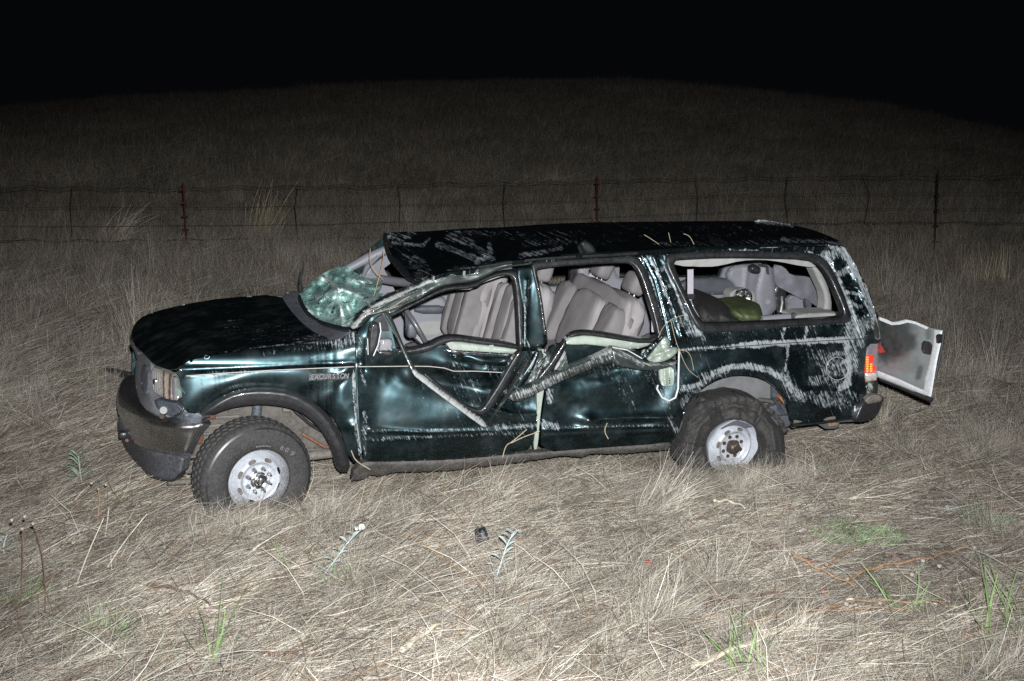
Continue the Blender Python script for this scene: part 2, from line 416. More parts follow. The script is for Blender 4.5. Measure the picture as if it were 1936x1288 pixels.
def soil_mat():
    s = NT('soil_and_thatch')
    n = s.noise(.9, 5); f = s.noise(34, 6, .7); g = s.noise(1, 4, .7, s.mapv(s.new('ShaderNodeTexCoord').outputs['Object'], (30, 110, 30)))
    c = s.mix(s.ramp(n, .35, .65), (.17,.125,.09), (.24,.20,.15)); c = s.mix(s.ramp(g, .40, .62), c, (.40,.35,.28)); c = s.mix(s.ramp(f, .55, .75), c, (.09,.065,.05))
    s.set(Base_Color=c, Roughness=.95); s.bump(f, .8, .03); s.b.inputs['Specular IOR Level'].default_value = .1
    return s.m
M['soil'] = soil_mat()
def blade_mat(name, gain=1.0):
    s = NT(name)
    a = s.attr('tint', 0); oi = s.new('ShaderNodeObjectInfo')
    k = s.math('ADD', s.math('MULTIPLY', oi.outputs['Random'], .34), .83*gain)
    x = s.new('ShaderNodeVectorMath', operation='SCALE'); s.l(a, x.inputs[0]); s.l(k, x.inputs['Scale'])
    ge = s.new('ShaderNodeNewGeometry'); pn = s.noise(1, 4, .6, s.mapv(ge.outputs['Position'], (.75, .75, .75))); pm = s.noise(1, 3, .6, s.mapv(ge.outputs['Position'], (4.5, 4.5, 4.5)))
    s.l(s.math('MULTIPLY', k, s.math('ADD', s.math('MULTIPLY', s.ramp(pn, .3, .7), .50), s.math('ADD', s.math('MULTIPLY', s.ramp(pm, .3, .7), .48), .42))), x.inputs['Scale'])
    s.set(Base_Color=x.outputs[0], Roughness=.75); s.b.inputs['Specular IOR Level'].default_value = .25
    return s.m
M['blade'] = blade_mat('straw')

# ------------------------------------------------------------------ terrain
SIL = np.array([(-500,232),(-200,228),(0,212),(120,203),(250,190),(450,179),(700,162),(968,159),(1200,158),(1400,174),(1500,186),(1700,214),(1850,243),(1936,264),(2200,320),(2600,380)], float)
def ground(X, Y):
    X = np.asarray(X, float); Y = np.asarray(Y, float)
    xl = np.clip(.958*X+.285*Y, -16, 22)
    z = .085-.037*xl + .05*fbm(np.stack([X*.35+50, Y*.35+50], -1).reshape(-1,2), 2).reshape(X.shape)*1.3 + .085*fbm(np.stack([X*1.5+9, Y*1.5+5], -1).reshape(-1,2), 12).reshape(X.shape)
    t = np.clip(-2.6-Y, 0, 14); z += np.minimum(.042*t*t, 1.6)*1.0
    dx, dy = X-CAM[0], Y-CAM[1]; D = np.hypot(dx, dy)
    az = np.arctan2(dx, np.maximum(dy, 1e-3)); px = 968+F/math.cos(PIT)*np.tan(np.clip(az, -1.2, 1.2))*1.0
    py = np.interp(px, SIL[:,0], SIL[:,1])
    cx, cy = (px-968)/F, (644-py-12)/F
    d = np.stack([cx, math.cos(PIT)+cy*math.sin(PIT), -math.sin(PIT)+cy*math.cos(PIT)], -1)
    zc = CAM[2]+58*d[...,2]/np.hypot(d[...,0], d[...,1])
    k = sstep(20, 58, D)*(dy > 0); z = z*(1-k)+zc*k
    z -= np.clip(D-58, 0, 200)*.07*(dy > 0)
    z += .35*fbm(np.stack([X*.11, Y*.11], -1).reshape(-1,2), 8).reshape(X.shape)*sstep(14, 30, D)
    return z
def axis(a, b, c, d, s1, s2):
    return np.unique(np.round(np.concatenate([np.arange(a, b, s2), np.arange(b, c, s1), np.arange(c, d+s2, s2)]), 3))
gx = axis(-90, -9, 13, 90, .18, 1.5); gy = axis(-30, -8, 16, 160, .18, 1.5)
GX, GY = np.meshgrid(gx, gy); GZ = ground(GX, GY)
nx, ny = len(gx), len(gy)
idx = np.arange(nx*ny).reshape(ny, nx)
q = np.stack([idx[:-1,:-1], idx[:-1,1:], idx[1:,1:], idx[1:,:-1]], -1).reshape(-1, 4)
terrain = from_arrays('ground', np.stack([GX, GY, GZ], -1).reshape(-1, 3), q, M['soil'])
setp(terrain, 'dry grassland rising to a low dark hill behind the wreck', kind='structure')

# ------------------------------------------------------------------ grass
STRAW = [(.43,.39,.325),(.47,.435,.37),(.36,.325,.275),(.50,.47,.41),(.28,.245,.205),(.46,.405,.32)]
BROWN = [(.17,.13,.10),(.23,.175,.13),(.12,.095,.08),(.27,.19,.12)]
GREEN = [(.16,.20,.11),(.19,.24,.13),(.23,.26,.17)]
def blades(name, specs, seed, mat=None):
    """specs: (count, spread, length lo/hi, elevation lo/hi in degrees, azimuth mean/spread, width, root height, colours, droop)"""
    r = np.random.default_rng(seed); VS, FS, CS = [], [], []; base = 0
    for cnt, spread, ln, el, azm, wd, rz, cols, droop in specs:
        cols = np.array(cols)
        for _ in range(cnt):
            rr = spread*math.sqrt(r.random()); th = r.random()*6.283
            p = np.array([rr*math.cos(th), rr*math.sin(th), r.random()*rz])
            a = math.radians(azm[0]+r.normal()*azm[1]); e = math.radians(r.uniform(*el)); L = r.uniform(*ln); w0 = wd*r.uniform(.6, 1.5)
            seg = 3; bend = r.normal()*.28; dr = droop*r.uniform(.4, 1.4); d = a
            q = p.copy(); c = cols[r.integers(len(cols))]*r.uniform(.75, 1.2)
            tw = r.uniform(0, 3.14)
            for k in range(seg+1):
                dirv = np.array([math.cos(d)*math.cos(e), math.sin(d)*math.cos(e), math.sin(e)])
                side = np.array([-math.sin(d)*math.cos(tw), math.cos(d)*math.cos(tw), math.sin(tw)])
                ww = w0*(1-.8*(k/seg)**1.5)
                VS += [q-side*ww/2, q+side*ww/2]; q = q+dirv*L/seg; d += bend; e -= dr
                if q[2] < .004: q[2] = .004; e = max(e, 0)
            for k in range(seg):
                b = base+2*k; FS.append((b, b+1, b+3, b+2)); CS.append(c)
            base += 2*(seg+1)
    me = bpy.data.meshes.new(name); me.from_pydata(np.array(VS).tolist(), [], FS); me.update()
    at = me.attributes.new('tint', 'FLOAT_COLOR', 'FACE')
    at.data.foreach_set('color', np.hstack([np.array(CS), np.ones((len(CS), 1))]).astype(np.float32).ravel())
    me.materials.append(mat or M['blade'])
    return bpy.data.objects.new(name, me)
def scatter(name, pts, rots, scls, ids, sources, label):
    src = bpy.data.collections.new(name+'_sources')
    for i, s in enumerate(sources): s.name = '%s_patch_%02d' % (name, i); src.objects.link(s)
    me = bpy.data.meshes.new(name); me.from_pydata([tuple(p) for p in pts], [], [])
    for k, ty, v, pr in (('rot','FLOAT_VECTOR',rots,'vector'), ('scl','FLOAT_VECTOR',scls,'vector')):
        at = me.attributes.new(k, ty, 'POINT'); at.data.foreach_set(pr, np.asarray(v, np.float32).ravel())
    at = me.attributes.new('idx', 'INT', 'POINT'); at.data.foreach_set('value', np.asarray(ids, np.int32))
    o = bpy.data.objects.new(name, me); COL.objects.link(o); setp(o, label, 'grass', kind='stuff')
    ng = bpy.data.node_groups.new(name, 'GeometryNodeTree')
    ng.interface.new_socket('Geometry', in_out='INPUT', socket_type='NodeSocketGeometry'); ng.interface.new_socket('Geometry', in_out='OUTPUT', socket_type='NodeSocketGeometry')
    N = ng.nodes; gi, go = N.new('NodeGroupInput'), N.new('NodeGroupOutput')
    iop = N.new('GeometryNodeInstanceOnPoints'); ci = N.new('GeometryNodeCollectionInfo'); ci.inputs['Collection'].default_value = src
    ci.inputs['Separate Children'].default_value = True; ci.inputs['Reset Children'].default_value = True
    def na(nm, ty):
        x = N.new('GeometryNodeInputNamedAttribute'); x.data_type = ty; x.inputs[0].default_value = nm
        return [q for q in x.outputs if q.enabled and q.name == 'Attribute'][0]
    L = ng.links.new
    L(gi.outputs[0], iop.inputs['Points']); L(ci.outputs[0], iop.inputs['Instance']); iop.inputs['Pick Instance'].default_value = True
    L(na('idx','INT'), iop.inputs['Instance Index']); L(na('rot','FLOAT_VECTOR'), iop.inputs['Rotation']); L(na('scl','FLOAT_VECTOR'), iop.inputs['Scale'])
    L(iop.outputs[0], go.inputs[0]); o.modifiers.new('grass', 'NODES').node_group = ng
    return o
S, B, G = STRAW, BROWN, GREEN
FAR = [tuple(.68*c for c in q) for q in S]  # far straw dimmed by colour, as if the flash fell off faster
SRC = []
for k in range(5):    # matted, fallen grass; the lie of it runs up to the right
    SRC.append(blades('m', [(620, .5, (.12,.42), (-2,16), (25,55), .0036, .07, S, .03), (250, .5, (.1,.36), (0,24), (30,75), .0036, .07, B, .03),
                            (45, .5, (.06,.16), (20,70), (40,80), .004, .02, G, .1), (60, .5, (.2,.5), (8,34), (35,40), .0034, .05, S+B, .12)], 100+k))
for k in range(3):    # 5-7 leaning tussocks
    SRC.append(blades('t', [(170, .09, (.16,.42), (30,85), (50,70), .0036, .01, S, .18), (35, .09, (.1,.3), (30,80), (40,90), .004, .01, G+B, .18)], 120+k))
for k in range(3):    # 8-10 tall standing bunches
    SRC.append(blades('h', [(110, .16, (.4,.95), (55,88), (20,90), .0042, .01, S+B, .13), (60, .2, (.15,.4), (30,80), (40,90), .0045, .01, S+G, .15)], 140+k))
for k in range(2):    # 11-12 low green weeds
    SRC.append(blades('g', [(150, .16, (.05,.16), (25,80), (40,90), .0052, .01, G, .22)], 160+k))
for k in range(2):    # 13-14 a few long loose stems
    SRC.append(blades('s', [(8, .35, (.35,.8), (6,38), (38,40), .0060, .04, S+B+B, .06), (4, .3, (.3,.6), (45,80), (60,60), .0038, .01, S+B, .08)], 180+k))
for k in range(3):    # 15-17 wide coarse cover for the far slope
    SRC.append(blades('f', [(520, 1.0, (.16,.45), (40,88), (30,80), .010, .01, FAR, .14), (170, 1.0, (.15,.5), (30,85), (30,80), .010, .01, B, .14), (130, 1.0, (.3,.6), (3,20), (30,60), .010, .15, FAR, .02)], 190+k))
r = np.random.default_rng(11)
pts, rots, scls, ids = [], [], [], []
def put(n, d0, d1, choose, sc, rzspread=28, ex=None, under=False):
    c = 0
    while c < n:
        D = math.sqrt(r.uniform(d0*d0, d1*d1)); a = r.uniform(-.56, .56); X = CAM[0]+D*math.sin(a); Y = CAM[1]+D*math.cos(a)
        if abs(math.tan(a))*D > .47*D+1.2: continue
        xl, yl = .958*X+.285*Y, -.285*X+.958*Y
        ins = -1.0 < xl < 4.85 and -.95 < yl < 1.0
        if ins and not under: c += 1; continue
        if ex and not ex(X, Y, D): c += 1; continue
        pts.append((X, Y)); i = choose(); ids.append(i); s = sc*r.uniform(.75, 1.25)
        z = s*(1 if not ins else .5)
        scls.append((s, s, z)); rots.append((r.normal()*.05, r.normal()*.05, math.radians(r.normal()*rzspread))); c += 1
dens = lambda X, Y: vnoise(np.array([[X*.45+31, Y*.45+17]]), 4)[0]
put(1500, 3.2, 13, lambda: r.integers(0, 5), 1.0, under=True)
put(900, 11, 19, lambda: r.integers(0, 5), 1.35)
put(900, 3.2, 13, lambda: r.integers(5, 8), .58, 60, ex=lambda X, Y, D: dens(X*1.6, Y*1.6) > .42)
put(300, 4.5, 13, lambda: r.integers(5, 8), .95, 60, ex=lambda X, Y, D: dens(X*2+7, Y*2) > .5)
put(420, 3.2, 12, lambda: r.integers(13, 15), .9, 25, ex=lambda X, Y, D: dens(X+40, Y) > .42)
put(190, 3.2, 12, lambda: r.integers(11, 13), 1.0, 180, ex=lambda X, Y, D: dens(X+9, Y+60) > .60)
put(1500, 9.5, 22, lambda: r.integers(5, 8), 1.0, 60)
put(1500, 11, 32, lambda: r.integers(8, 11), .78, 60, ex=lambda X, Y, D: dens(X*1.3-30, Y*1.3) > .42)
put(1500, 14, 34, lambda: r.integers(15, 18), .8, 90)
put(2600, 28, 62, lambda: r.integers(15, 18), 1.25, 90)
for k in range(96):      # tufts growing up along the sill and round the tyres
    xl = r.uniform(.5, 4.9) if k < 28 else (r.normal()*.35+(0 if k % 2 else 3.45)); yl = -1.02-abs(r.normal())*.16-(.10 if k < 28 else .16)
    wpt = RV @ np.array([xl, yl, .1]); pts.append((wpt[0], wpt[1])); ids.append(int(r.integers(5, 8))); q_ = r.uniform(.35, .72) if k < 28 else r.uniform(.45, .85); scls.append((q_, q_, q_)); rots.append((0, 0, r.uniform(-1, 1)))
P2 = np.array(pts); Z2 = ground(P2[:,0], P2[:,1])
scatter('dry_grass', np.hstack([P2, Z2[:,None]]), rots, scls, ids, SRC, 'pale matted dry grass covering the field around the wreck')

# ------------------------------------------------------------------ the wrecked vehicle
car = bpy.data.objects.new('wrecked_suv', None); COL.objects.link(car)
car.rotation_mode = 'QUATERNION'; car.rotation_quaternion = Matrix(RV.tolist()).to_quaternion()
setp(car, 'dark green crushed suv with smashed windows standing in the dry grass', 'car')
def loc(o, p): o.location = p; return o
def pts_y(P, y): return [tuple(v) for v in at_y(P, np.full(len(P), float(y)) if np.isscalar(y) else np.array(y, float))]

# ---- hood, cowl, front end
hood_y = [(530,556,.80),(424,563,.82),(349,575,.82),(286,591,.80),(262,603,.74),(248,630,.55),(252,650,.30),(263,664,0.02),(282,683,-.38),(330,699,-.74),
          (349,684,-.84),(386,673,-.88),(498,656,-.90),(573,649,-.88),(640,641,-.84),(591,629,-.62),(556,598,-.05),(536,575,.40),(430,610,.05),(380,630,-.2)]
HO = [(530,556),(424,563),(349,575),(286,591),(262,603),(249,622),(249,642),(258,658),(272,668),(284,683),(300,694),(328,701),(352,686),(386,675),(498,657),(573,650),(640,642),(602,634),(572,612),(545,582)]
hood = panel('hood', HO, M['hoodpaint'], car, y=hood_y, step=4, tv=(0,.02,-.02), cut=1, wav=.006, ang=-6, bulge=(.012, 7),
      creases=[([(300,604),(420,589),(560,581)],3,.018), ([(300,675),(380,640),(560,622)],6,.012)],
      scr=[([(386,674),(498,656),(573,649),(640,642)],2.6,.62), ([(560,646),(640,630)],10,.5), ([(350,686),(390,674)],2,.8), ([(440,625),(600,640)],26,.30)], seed=4)
cowl = panel('cowl', [(531,554),(567,548),(562,563),(569,582),(583,600),(612,613),(662,621),(664,632),(640,641),(606,646),(585,634),(560,607),(541,582)], M['cowl'], car,
      y=[(531,554,.80),(567,548,.85),(569,582,.30),(583,600,0),(612,613,-.3),(662,621,-.82),(664,632,-.90),(606,646,-.86),(560,607,-.2),(541,582,.32)], step=4, off=-.005, cut=1, tv=(0,.03,-.05), bulge=(.02,5), wav=.004)
for k in range(9):
    a = V(598+7*k, 613+1.0*k, -.22-.065*k); b = V(596+7*k, 622+1.4*k, -.30-.065*k)
    tube('cowl_slot', [a+Vector((0,-.02,.005)), b+Vector((0,-.02,.005))], .006, M['plastic'], cowl, 5)
# inner engine-bay mass under the hood, so nothing is hollow
box('engine_block', (-.55,-.55,.62), (.55,.6,1.0), M['frame'], car, .04)
box('firewall', (.62,-.92,.55), (.68,.92,1.22), M['frame'], car, .02)
rs = panel('radiator_surround', [(262,664),(284,684),(286,700),(283,742),(290,760),(304,771),(330,784),(352,795),(330,797),(300,789),(268,770),(256,735),(256,690)], M['greyplastic'], car,
      y=[(262,664,0.0),(284,684,-.42),(283,742,-.62),(268,768,-.55),(256,735,-.1),(256,690,.05),(352,795,-.94),(320,780,-.85)], step=4, cut=1, tv=(.06,.04,0), bulge=(.02,4))
panel('surround_rib', [(266,690),(280,694),(279,744),(268,748)], M['cowl'], rs, y=[(266,690,-.2),(280,694,-.46),(279,744,-.64),(268,748,-.52)], off=-.03, step=3, cut=1, tv=(.02,.02,0), bulge=(.02,4))
rs2 = panel('header_trim', [(247,640),(252,655),(262,672),(263,700),(256,668),(246,652)], M['greyplastic'], car, y=[(247,640,.55),(252,655,.3),(262,672,0),(263,700,0),(246,652,.5)], step=3, cut=1, tv=(.04,.02,0))
hl = panel('headlight', [(284,692),(305,700),(330,714),(339,732),(338,757),(325,757),(303,750),(287,738)], M['clearlens'], car, y=[(284,692,-.50),(330,714,-.86),(340,740,-.97),(325,757,-.93),(287,738,-.66)], step=2.5, cut=1, bulge=(.035,9), tv=(.03,.05,0), wav=.006)
for nm, A, m in (('amber_band', [(307,702),(310,703),(311,753),(308,752)], 'amber'), ('amber_band', [(319,707),(323,709),(322,756),(318,755)], 'amber'), ('side_lens', [(325,710),(334,717),(334,756),(325,757)], 'greylens')):
    panel(nm, A, M[m], hl, y=[(284,692,-.50),(330,714,-.86),(340,740,-.97),(325,757,-.93),(287,738,-.66)], off=-.045, step=2.5, cut=1, bulge=(.008,3), tv=(.01,.01,0))
panel('lens_end', [(333,712),(339,722),(341,744),(338,748),(334,748)], M['primer'], hl, y=[(333,712,-.88),(341,744,-.99)], off=-.05, step=2.5, cut=1, tv=(.01,.03,0))
for k in range(4):
    tube('reflector_rib', [V(289+4*k, 700+3*k, -.60-.07*k), V(290+4*k, 738+3*k, -.72-.06*k)], .003, M['greylens'], hl, 5)
loc(rbox('bulb', (0,0,0), (.05,.05,.05), M['chrome'], hl, .8), V(296,722,-.68))
lp = panel('lower_filler', [(290,752),(318,760),(338,762),(345,770),(372,777),(388,784),(382,796),(350,796),(318,786),(296,774)], M['bluegrey'], car,
      y=[(290,752,-.74),(338,762,-.95),(388,784,-.98),(350,796,-.97),(296,774,-.82)], step=3, cut=1, tv=(.05,.05,0), bulge=(.02,4), wav=.01, dents=[(318,772,8,5,20,.03),(352,786,6,4,0,-.02)])
tube('marker_socket', [V(309,776,-.93), V(309,776,-.99)], .024, M['headliner'], car, 12); tube('marker_bulb', [V(309,784,-.94), V(306,788,-.98)], .016, M['hub'], car, 10)
tube('bracket_hose', [V(340,762,-.97), V(348,772,-1.0), V(341,783,-1.0), V(330,787,-.98)], .010, M['plastic'], car, 8)
# bumper
by = [(224,764,.25),(221,745,.34),(228,722,.44),(256,707,.45),(254,728,.2),(262,752,-.1),(290,775,-.6),(330,788,-.9),(232,772,.10),(262,788,-.45),(300,798,-.80),(350,797,-.97),(391,794,-1.0),(224,800,.25),(243,820,.0),(263,845,-.45),(312,859,-.82),(349,863,-.98),(364,824,-1.0),(300,830,-.79)]
bump = panel('front_bumper', [(256,707),(240,709),(228,722),(221,744),(221,778),(231,795),(242,818),(252,836),(268,846),(312,858),(349,862),(357,842),(368,820),(391,794),(352,795),(312,786),(284,772),(262,752),(254,728)],
      M['bchrome'], car, y=by, step=4, cut=1, tv=(.05,.06,-.02), bulge=(.02,6), wav=.01,
      dents=[(300,812,14,9,20,.02),(262,790,9,16,20,.015)], creases=[([(231,779),(262,796),(300,807),(350,809),(388,804)],4,-.02)])
step_pad = panel('bumper_step_pad', [(254,710),(240,712),(229,726),(223,746),(224,764),(232,772),(262,786),(300,797),(318,795),(290,783),(270,765),(255,744)], M['plastic'], bump, y=by, off=-.028, step=3.5, cut=1, tv=(0,.01,-.01), bulge=(.008,4))
vy = [(222,786,.25),(244,822,.0),(263,846,-.45),(312,860,-.82),(349,864,-.98),(238,850,.05),(262,870,-.35),(286,903,-.62),(330,908,-.88),(343,897,-.95)]
val = panel('front_valance', [(222,784),(233,800),(243,822),(262,846),(312,859),(349,863),(345,880),(343,894),(336,897),(330,907),(312,908),(288,903),(276,893),(269,886),(252,868),(238,850),(232,836),(223,822)],
      M['valance'], car, y=vy, off=-.012, step=4, cut=1, tv=(.05,.07,0), bulge=(.03,5), creases=[([(232,836),(256,866),(272,888)],4,.02)])
loc(rbox('fog_lamp', (0,0,0), (.07,.07,.06), M['plastic'], val, .7), V(233,822,.08))
tube('tow_bolt', [V(240,833,-.12), V(240,833,-.20)], .012, M['rust'], val, 8)
panel('valance_lower_lip', [(272,887),(300,893),(343,895),(334,908),(322,912),(290,905),(276,897)], M['plastic'], val, y=vy, off=.04, step=4, cut=1, tv=(.04,.06,0))

# ---- front fender, flare, fender badge, stripe
FO = [(349,685),(386,675),(498,657),(573,651),(640,643),(662,632),(672,626),(671,690),(673,760),(677,812),(686,868),(664,878),(640,800),(606,766),(556,738),(498,731),(444,735),(408,752),(376,783),(349,780),(343,742),(339,716),(336,705)]
fender = panel('front_fender', FO, M['paint'], car, crump=[(650,720,34,70,.010,34),(620,665,60,20,.006,26)], step=4, cut=1, wav=.0012, thick=.02, ang=82,
      dents=[(500,690,170,10,-4,.020),(600,738,26,12,-20,.012),(560,700,40,8,0,-.006),(652,702,14,7,-35,-.028),(668,806,10,6,0,-.02),(440,722,30,10,-20,-.012),(620,800,20,40,0,.014)],
      creases=[([(350,712),(420,704),(560,697),(668,690)],4,-.010),([(640,730),(672,700)],6,.012)],
      scr=[([(600,647),(662,636)],9,.62),([(640,650),(673,634)],14,.66),([(668,700),(671,760),(680,860)],3.5,.75),([(672,800),(690,868)],6,.7),([(395,704),(470,703)],4,.5),([(500,668),(620,655)],7,.45)],
      drip=[([(x,y0),(x+d,y1)],w_,s_) for x,y0,y1,d,w_,s_ in ((404,695,738,4,1.3,.8),(412,700,748,5,1.3,.7),(424,706,722,2,1.2,.8),(585,655,760,3,1.3,.9),(590,655,735,1,1.2,.8),(600,650,775,2,1.8,.95),(616,650,800,3,2.4,.9),(622,655,820,5,2,.9),(631,652,812,2,1.5,.8),(606,652,740,4,1.5,.7),(380,705,760,5,1.4,.6),(450,700,726,2,1.2,.6))], seed=6)
SH = [(672,628),(671,690),(673,760),(677,812)]
flare_o = [(374,786),(392,768),(412,753),(446,737),(498,732),(556,739),(604,767),(638,806),(656,850),(664,892)]
flare_i = [(638,894),(630,860),(616,828),(596,800),(565,777),(517,765),(468,766),(428,774),(400,785)]
panel('fender_flare', flare_o+flare_i, M['plastic'], car, step=3.5, off=-.02, cut=1, bulge=(.055,11), thick=.08, wav=.002)
# ribbed inner shield and chassis seen in the front arch
box('wheel_well_liner', (-.50,-.62,.45), (.66,-.56,1.02), M['shield'], car, .02)
box('wheel_well_roof', (-.52,-.93,.99), (.62,-.58,1.04), M['shield'], car, .02)
for k in range(7): tube('shield_rib', [(-.48,-.63,.55+.055*k), (-.12,-.63,.56+.055*k)], .012, M['frame'], car, 6)
box('frame_rail', (-.55,-.58,.42), (4.7,-.44,.60), M['frame'], car, .02)
box('frame_rail', (-.72,.44,.42), (4.7,.58,.60), M['frame'], car, .02)
tube('shock_absorber', [(-.02,-.66,.62), (.03,-.66,1.0)], .035, M['bluegrey'], car, 12)
tube('front_axle', [(0,-.80,.36), (0,.8,.36)], .06, M['frame'], car, 12)
tube('axle_knuckle', [(0,-.80,.28), (0,-.80,.48)], .07, M['frame'], car, 12)
tube('brake_hose', [(.18,-.68,.86), (.26,-.72,.76), (.36,-.70,.66), (.50,-.68,.56)], .012, M['plastic'], car, 8)
tube('brake_hose', [(.30,-.7,.60), (.45,-.72,.50), (.62,-.70,.49)], .012, M['rust'], car, 8)
for X_, Z_, s_ in ((.24,.90,.035),(.34,.84,.028),(.42,.70,.03),(.20,.78,.03),(-.32,.78,.05),(-.42,.62,.06),(.50,.62,.04)):
    loc(rbox('suspension_bracket', (0,0,0), (s_*2,s_*1.6,s_*2), M['rust' if s_ > .045 else 'frame'], car, .3, wr=.3, sub=3), (X_,-.66,Z_))
tube('radius_arm', [(-.50,-.62,.36), (.7,-.6,.42)], .035, M['frame'], car, 8)
tube('track_bar', [(-.60,-.7,.30), (-.3,-.6,.27)], .02, M['frame'], car, 8)
badge = panel('fender_badge', [(585,706),(660,704),(657,718),(583,720)], M['badgeback'], car, off=-.012, step=3, cut=0, thick=.006, wav=0)
def letters(name, s, P0, P1, h, mat, parent, off, shear=.28, offn=None):
    """raised letters set one by one between two photo points on the flank"""
    out = []
    for i, ch in enumerate(s):
        t = (i+.5)/len(s); p = at_side([(P0[0]+(P1[0]-P0[0])*t, P0[1]+(P1[1]-P0[1])*t)], off)[0]
        o = text_mesh(name, ch, mat, parent, size=h*1.38, shear=shear, extrude=.002, offset=.0008)
        o.location = p; o.rotation_euler = (math.pi/2, 0, 0); out.append(o)
    return out
for o in letters('badge_letter', 'EXCURSION', (586,713.2), (659,711.2), .036, M['badge'], badge, -.019, .18): o.scale = (.80, 1, 1)

# ---- front door
DO = [(674,628),(690,612),(708,596),(728,586),(737,604),(744,640),(749,664),(777,664),(808,657),(840,652),(856,656),(858,672),(960,672),(985,664),(1004,664),(1016,690),(1016,760),(1015,846),(947,862),(845,870),(701,874),(688,868),(680,812),(676,760),(674,690)]
fdoor = panel('front_door', DO, M['paint'], car, crump=[(905,705,60,18,.014,26),(975,740,34,30,.018,24),(720,700,30,20,.010,22)], step=3.2, cut=1, off=0, wav=.003, thick=.05, ang=62,
      dents=[(815,722,85,19,8,.052),(716,742,20,36,8,.015),(774,713,13,11,20,-.034),(800,800,90,12,0,-.008),(860,690,40,12,5,-.03),(880,730,60,12,18,.035),(905,775,70,22,-10,-.028),(985,745,26,30,0,.045),(985,795,34,8,12,-.03),(930,700,24,9,0,-.025),(870,672,16,9,20,.02)],
      creases=[([(700,812),(810,818),(930,814),(1014,808)],4,-.022),([(702,830),(850,826),(1014,816)],3,-.010),([(840,700),(856,716),(900,722),(912,728)],5,-.030),([(930,772),(970,784),(1015,784)],4,-.028),([(868,716),(905,726),(960,752)],5,.014),([(694,640),(690,700)],6,.02)],
      scr=[([(700,815),(1014,810)],3,.52),([(704,832),(1014,817)],4,.50),([(684,700),(690,730)],4,.62),([(680,640),(682,700)],4,.55),([(860,700),(900,750)],22,.46),([(925,690),(955,730)],14,.45),([(940,808),(1014,806)],7,.62),([(690,780),(688,868)],5,.55),([(820,745),(990,800)],50,.28)], seed=11)
inner = panel('door_inner_lip', [(846,641),(862,644),(900,650),(960,657),(985,661),(984,668),(960,668),(900,666),(850,664),(843,654)], M['primer'], fdoor, off=.02, step=3, cut=1, thick=.05, bulge=(.02,5), wav=.006)
panel('door_top_rail', [(749,660),(777,660),(808,652),(834,638),(858,634),(902,640),(961,648),(984,656),(984,662),(960,658),(902,651),(860,645),(836,651),(808,667),(777,672),(749,670)], M['rubber'], fdoor, off=.0, step=3, cut=1, thick=.06, bulge=(.018,4))
panel('chrome_strip', [(846,661),(900,664),(984,670),(984,674),(920,673),(848,667)], M['chrome'], fdoor, off=-.012, step=2.5, cut=1, thick=.02, bulge=(.012,3), wav=.004)
panel('folded_skin', [(850,668),(984,675),(978,694),(950,693),(900,691),(872,686),(857,680)], M['paint'], fdoor, off=-.014, step=3, cut=1, thick=.02, wav=.004, bulge=(.018,6), dents=[(862,676,5,10,30,-.02),(920,684,20,4,8,-.016),(950,692,22,3,0,.014),(885,682,12,5,30,.02)],ang=62)
tube('washer_bolt', [V(853,652,-.99), V(853,652,-1.02)], .018, M['headliner'], inner, 12); tube('washer_bolt', [V(929,656,-.98), V(929,656,-1.01)], .018, M['headliner'], inner, 12)
def seam(name, P, rad, mat, off, parent=car, y=None):
    P = resample(np.array(P, float), 6, False); X = at_side(P, off) if y is None else at_y(P, np.full(len(P), y))
    return tube(name, [tuple(x) for x in X], rad, mat, parent, 6, 1)
seam('pinstripe', [(352,711),(420,706),(520,700),(600,696.5),(669,693.5)], .0032, M['stripe'], -.026, fender)
seam('pinstripe', [(677,693.5),(777,692.5),(812,693),(840,696),(858,702),(900,702),(958,705)], .0030, M['stripe'], -.030, fdoor)
seam('door_edge', [(675,632),(674,690),(676,760),(679,812),(690,868)], .006, M['paint_far'], -.004)
# mirror stump and door frame foot
mir = panel('broken_mirror', [(702,609),(718,612),(720,624),(716,650),(706,673),(696,672),(695,645),(698,622)], M['plastic'], car, y=-1.06, step=3, cut=1, thick=.05, bulge=(.02,5), wav=.01)
seam('mirror_rim', [(718,610),(720,626),(715,652),(706,673)], .004, M['whiteedge'], 0, mir, y=-1.085)
seam('mirror_rim', [(695,640),(696,671)], .003, M['whiteedge'], 0, mir, y=-1.085)
rbx = rbox('mirror_mount', tuple(V(728,652,-1.0)), (.08,.06,.08), M['greylens'], car, .3, wr=.4, sub=5, seed=3)
panel('mirror_bracket', [(711,668),(720,662),(742,664),(747,672),(738,676),(722,675)], M['rubber'], car, y=-1.03, step=3, cut=1, thick=.05, bulge=(.01,4))
panel('mirror_sail', [(700,612),(722,594),(728,600),(742,640),(746,668),(722,668),(716,640)], M['plastic'], car, y=-.96, step=4, cut=1, thick=.03)
# fallen window frame of the front door: a V of bent channel
la = panel('bent_window_frame', [(724,592),(735,588),(744,606),(758,640),(772,672),(784,694),(796,706),(832,736),(880,770),(905,784),(922,806),(916,809),(902,800),(850,762),(800,724),(780,708),(764,672),(748,636),(736,612)], M['bare'], fdoor,
      y=[(724,592,-.95),(760,650,-1.06),(790,702,-1.12),(850,750,-1.14),(922,808,-1.12)], step=2.5, cut=1, thick=.035, bulge=(.016,4), wav=.006, ang=128,
      scr=[([(784,706),(850,756),(920,808)],7.5,1.05),([(760,660),(782,700)],3,.45)])
panel('frame_channel', [(798,704),(812,712),(850,742),(880,764),(900,774),(912,772),(922,756),(944,722),(962,690),(978,664),(990,662),(978,690),(962,722),(942,756),(926,780),(910,786),(888,778),(856,756),(820,728)], M['rubber'], fdoor,
      y=-1.105, step=2.5, cut=1, thick=.04, bulge=(.02,4))
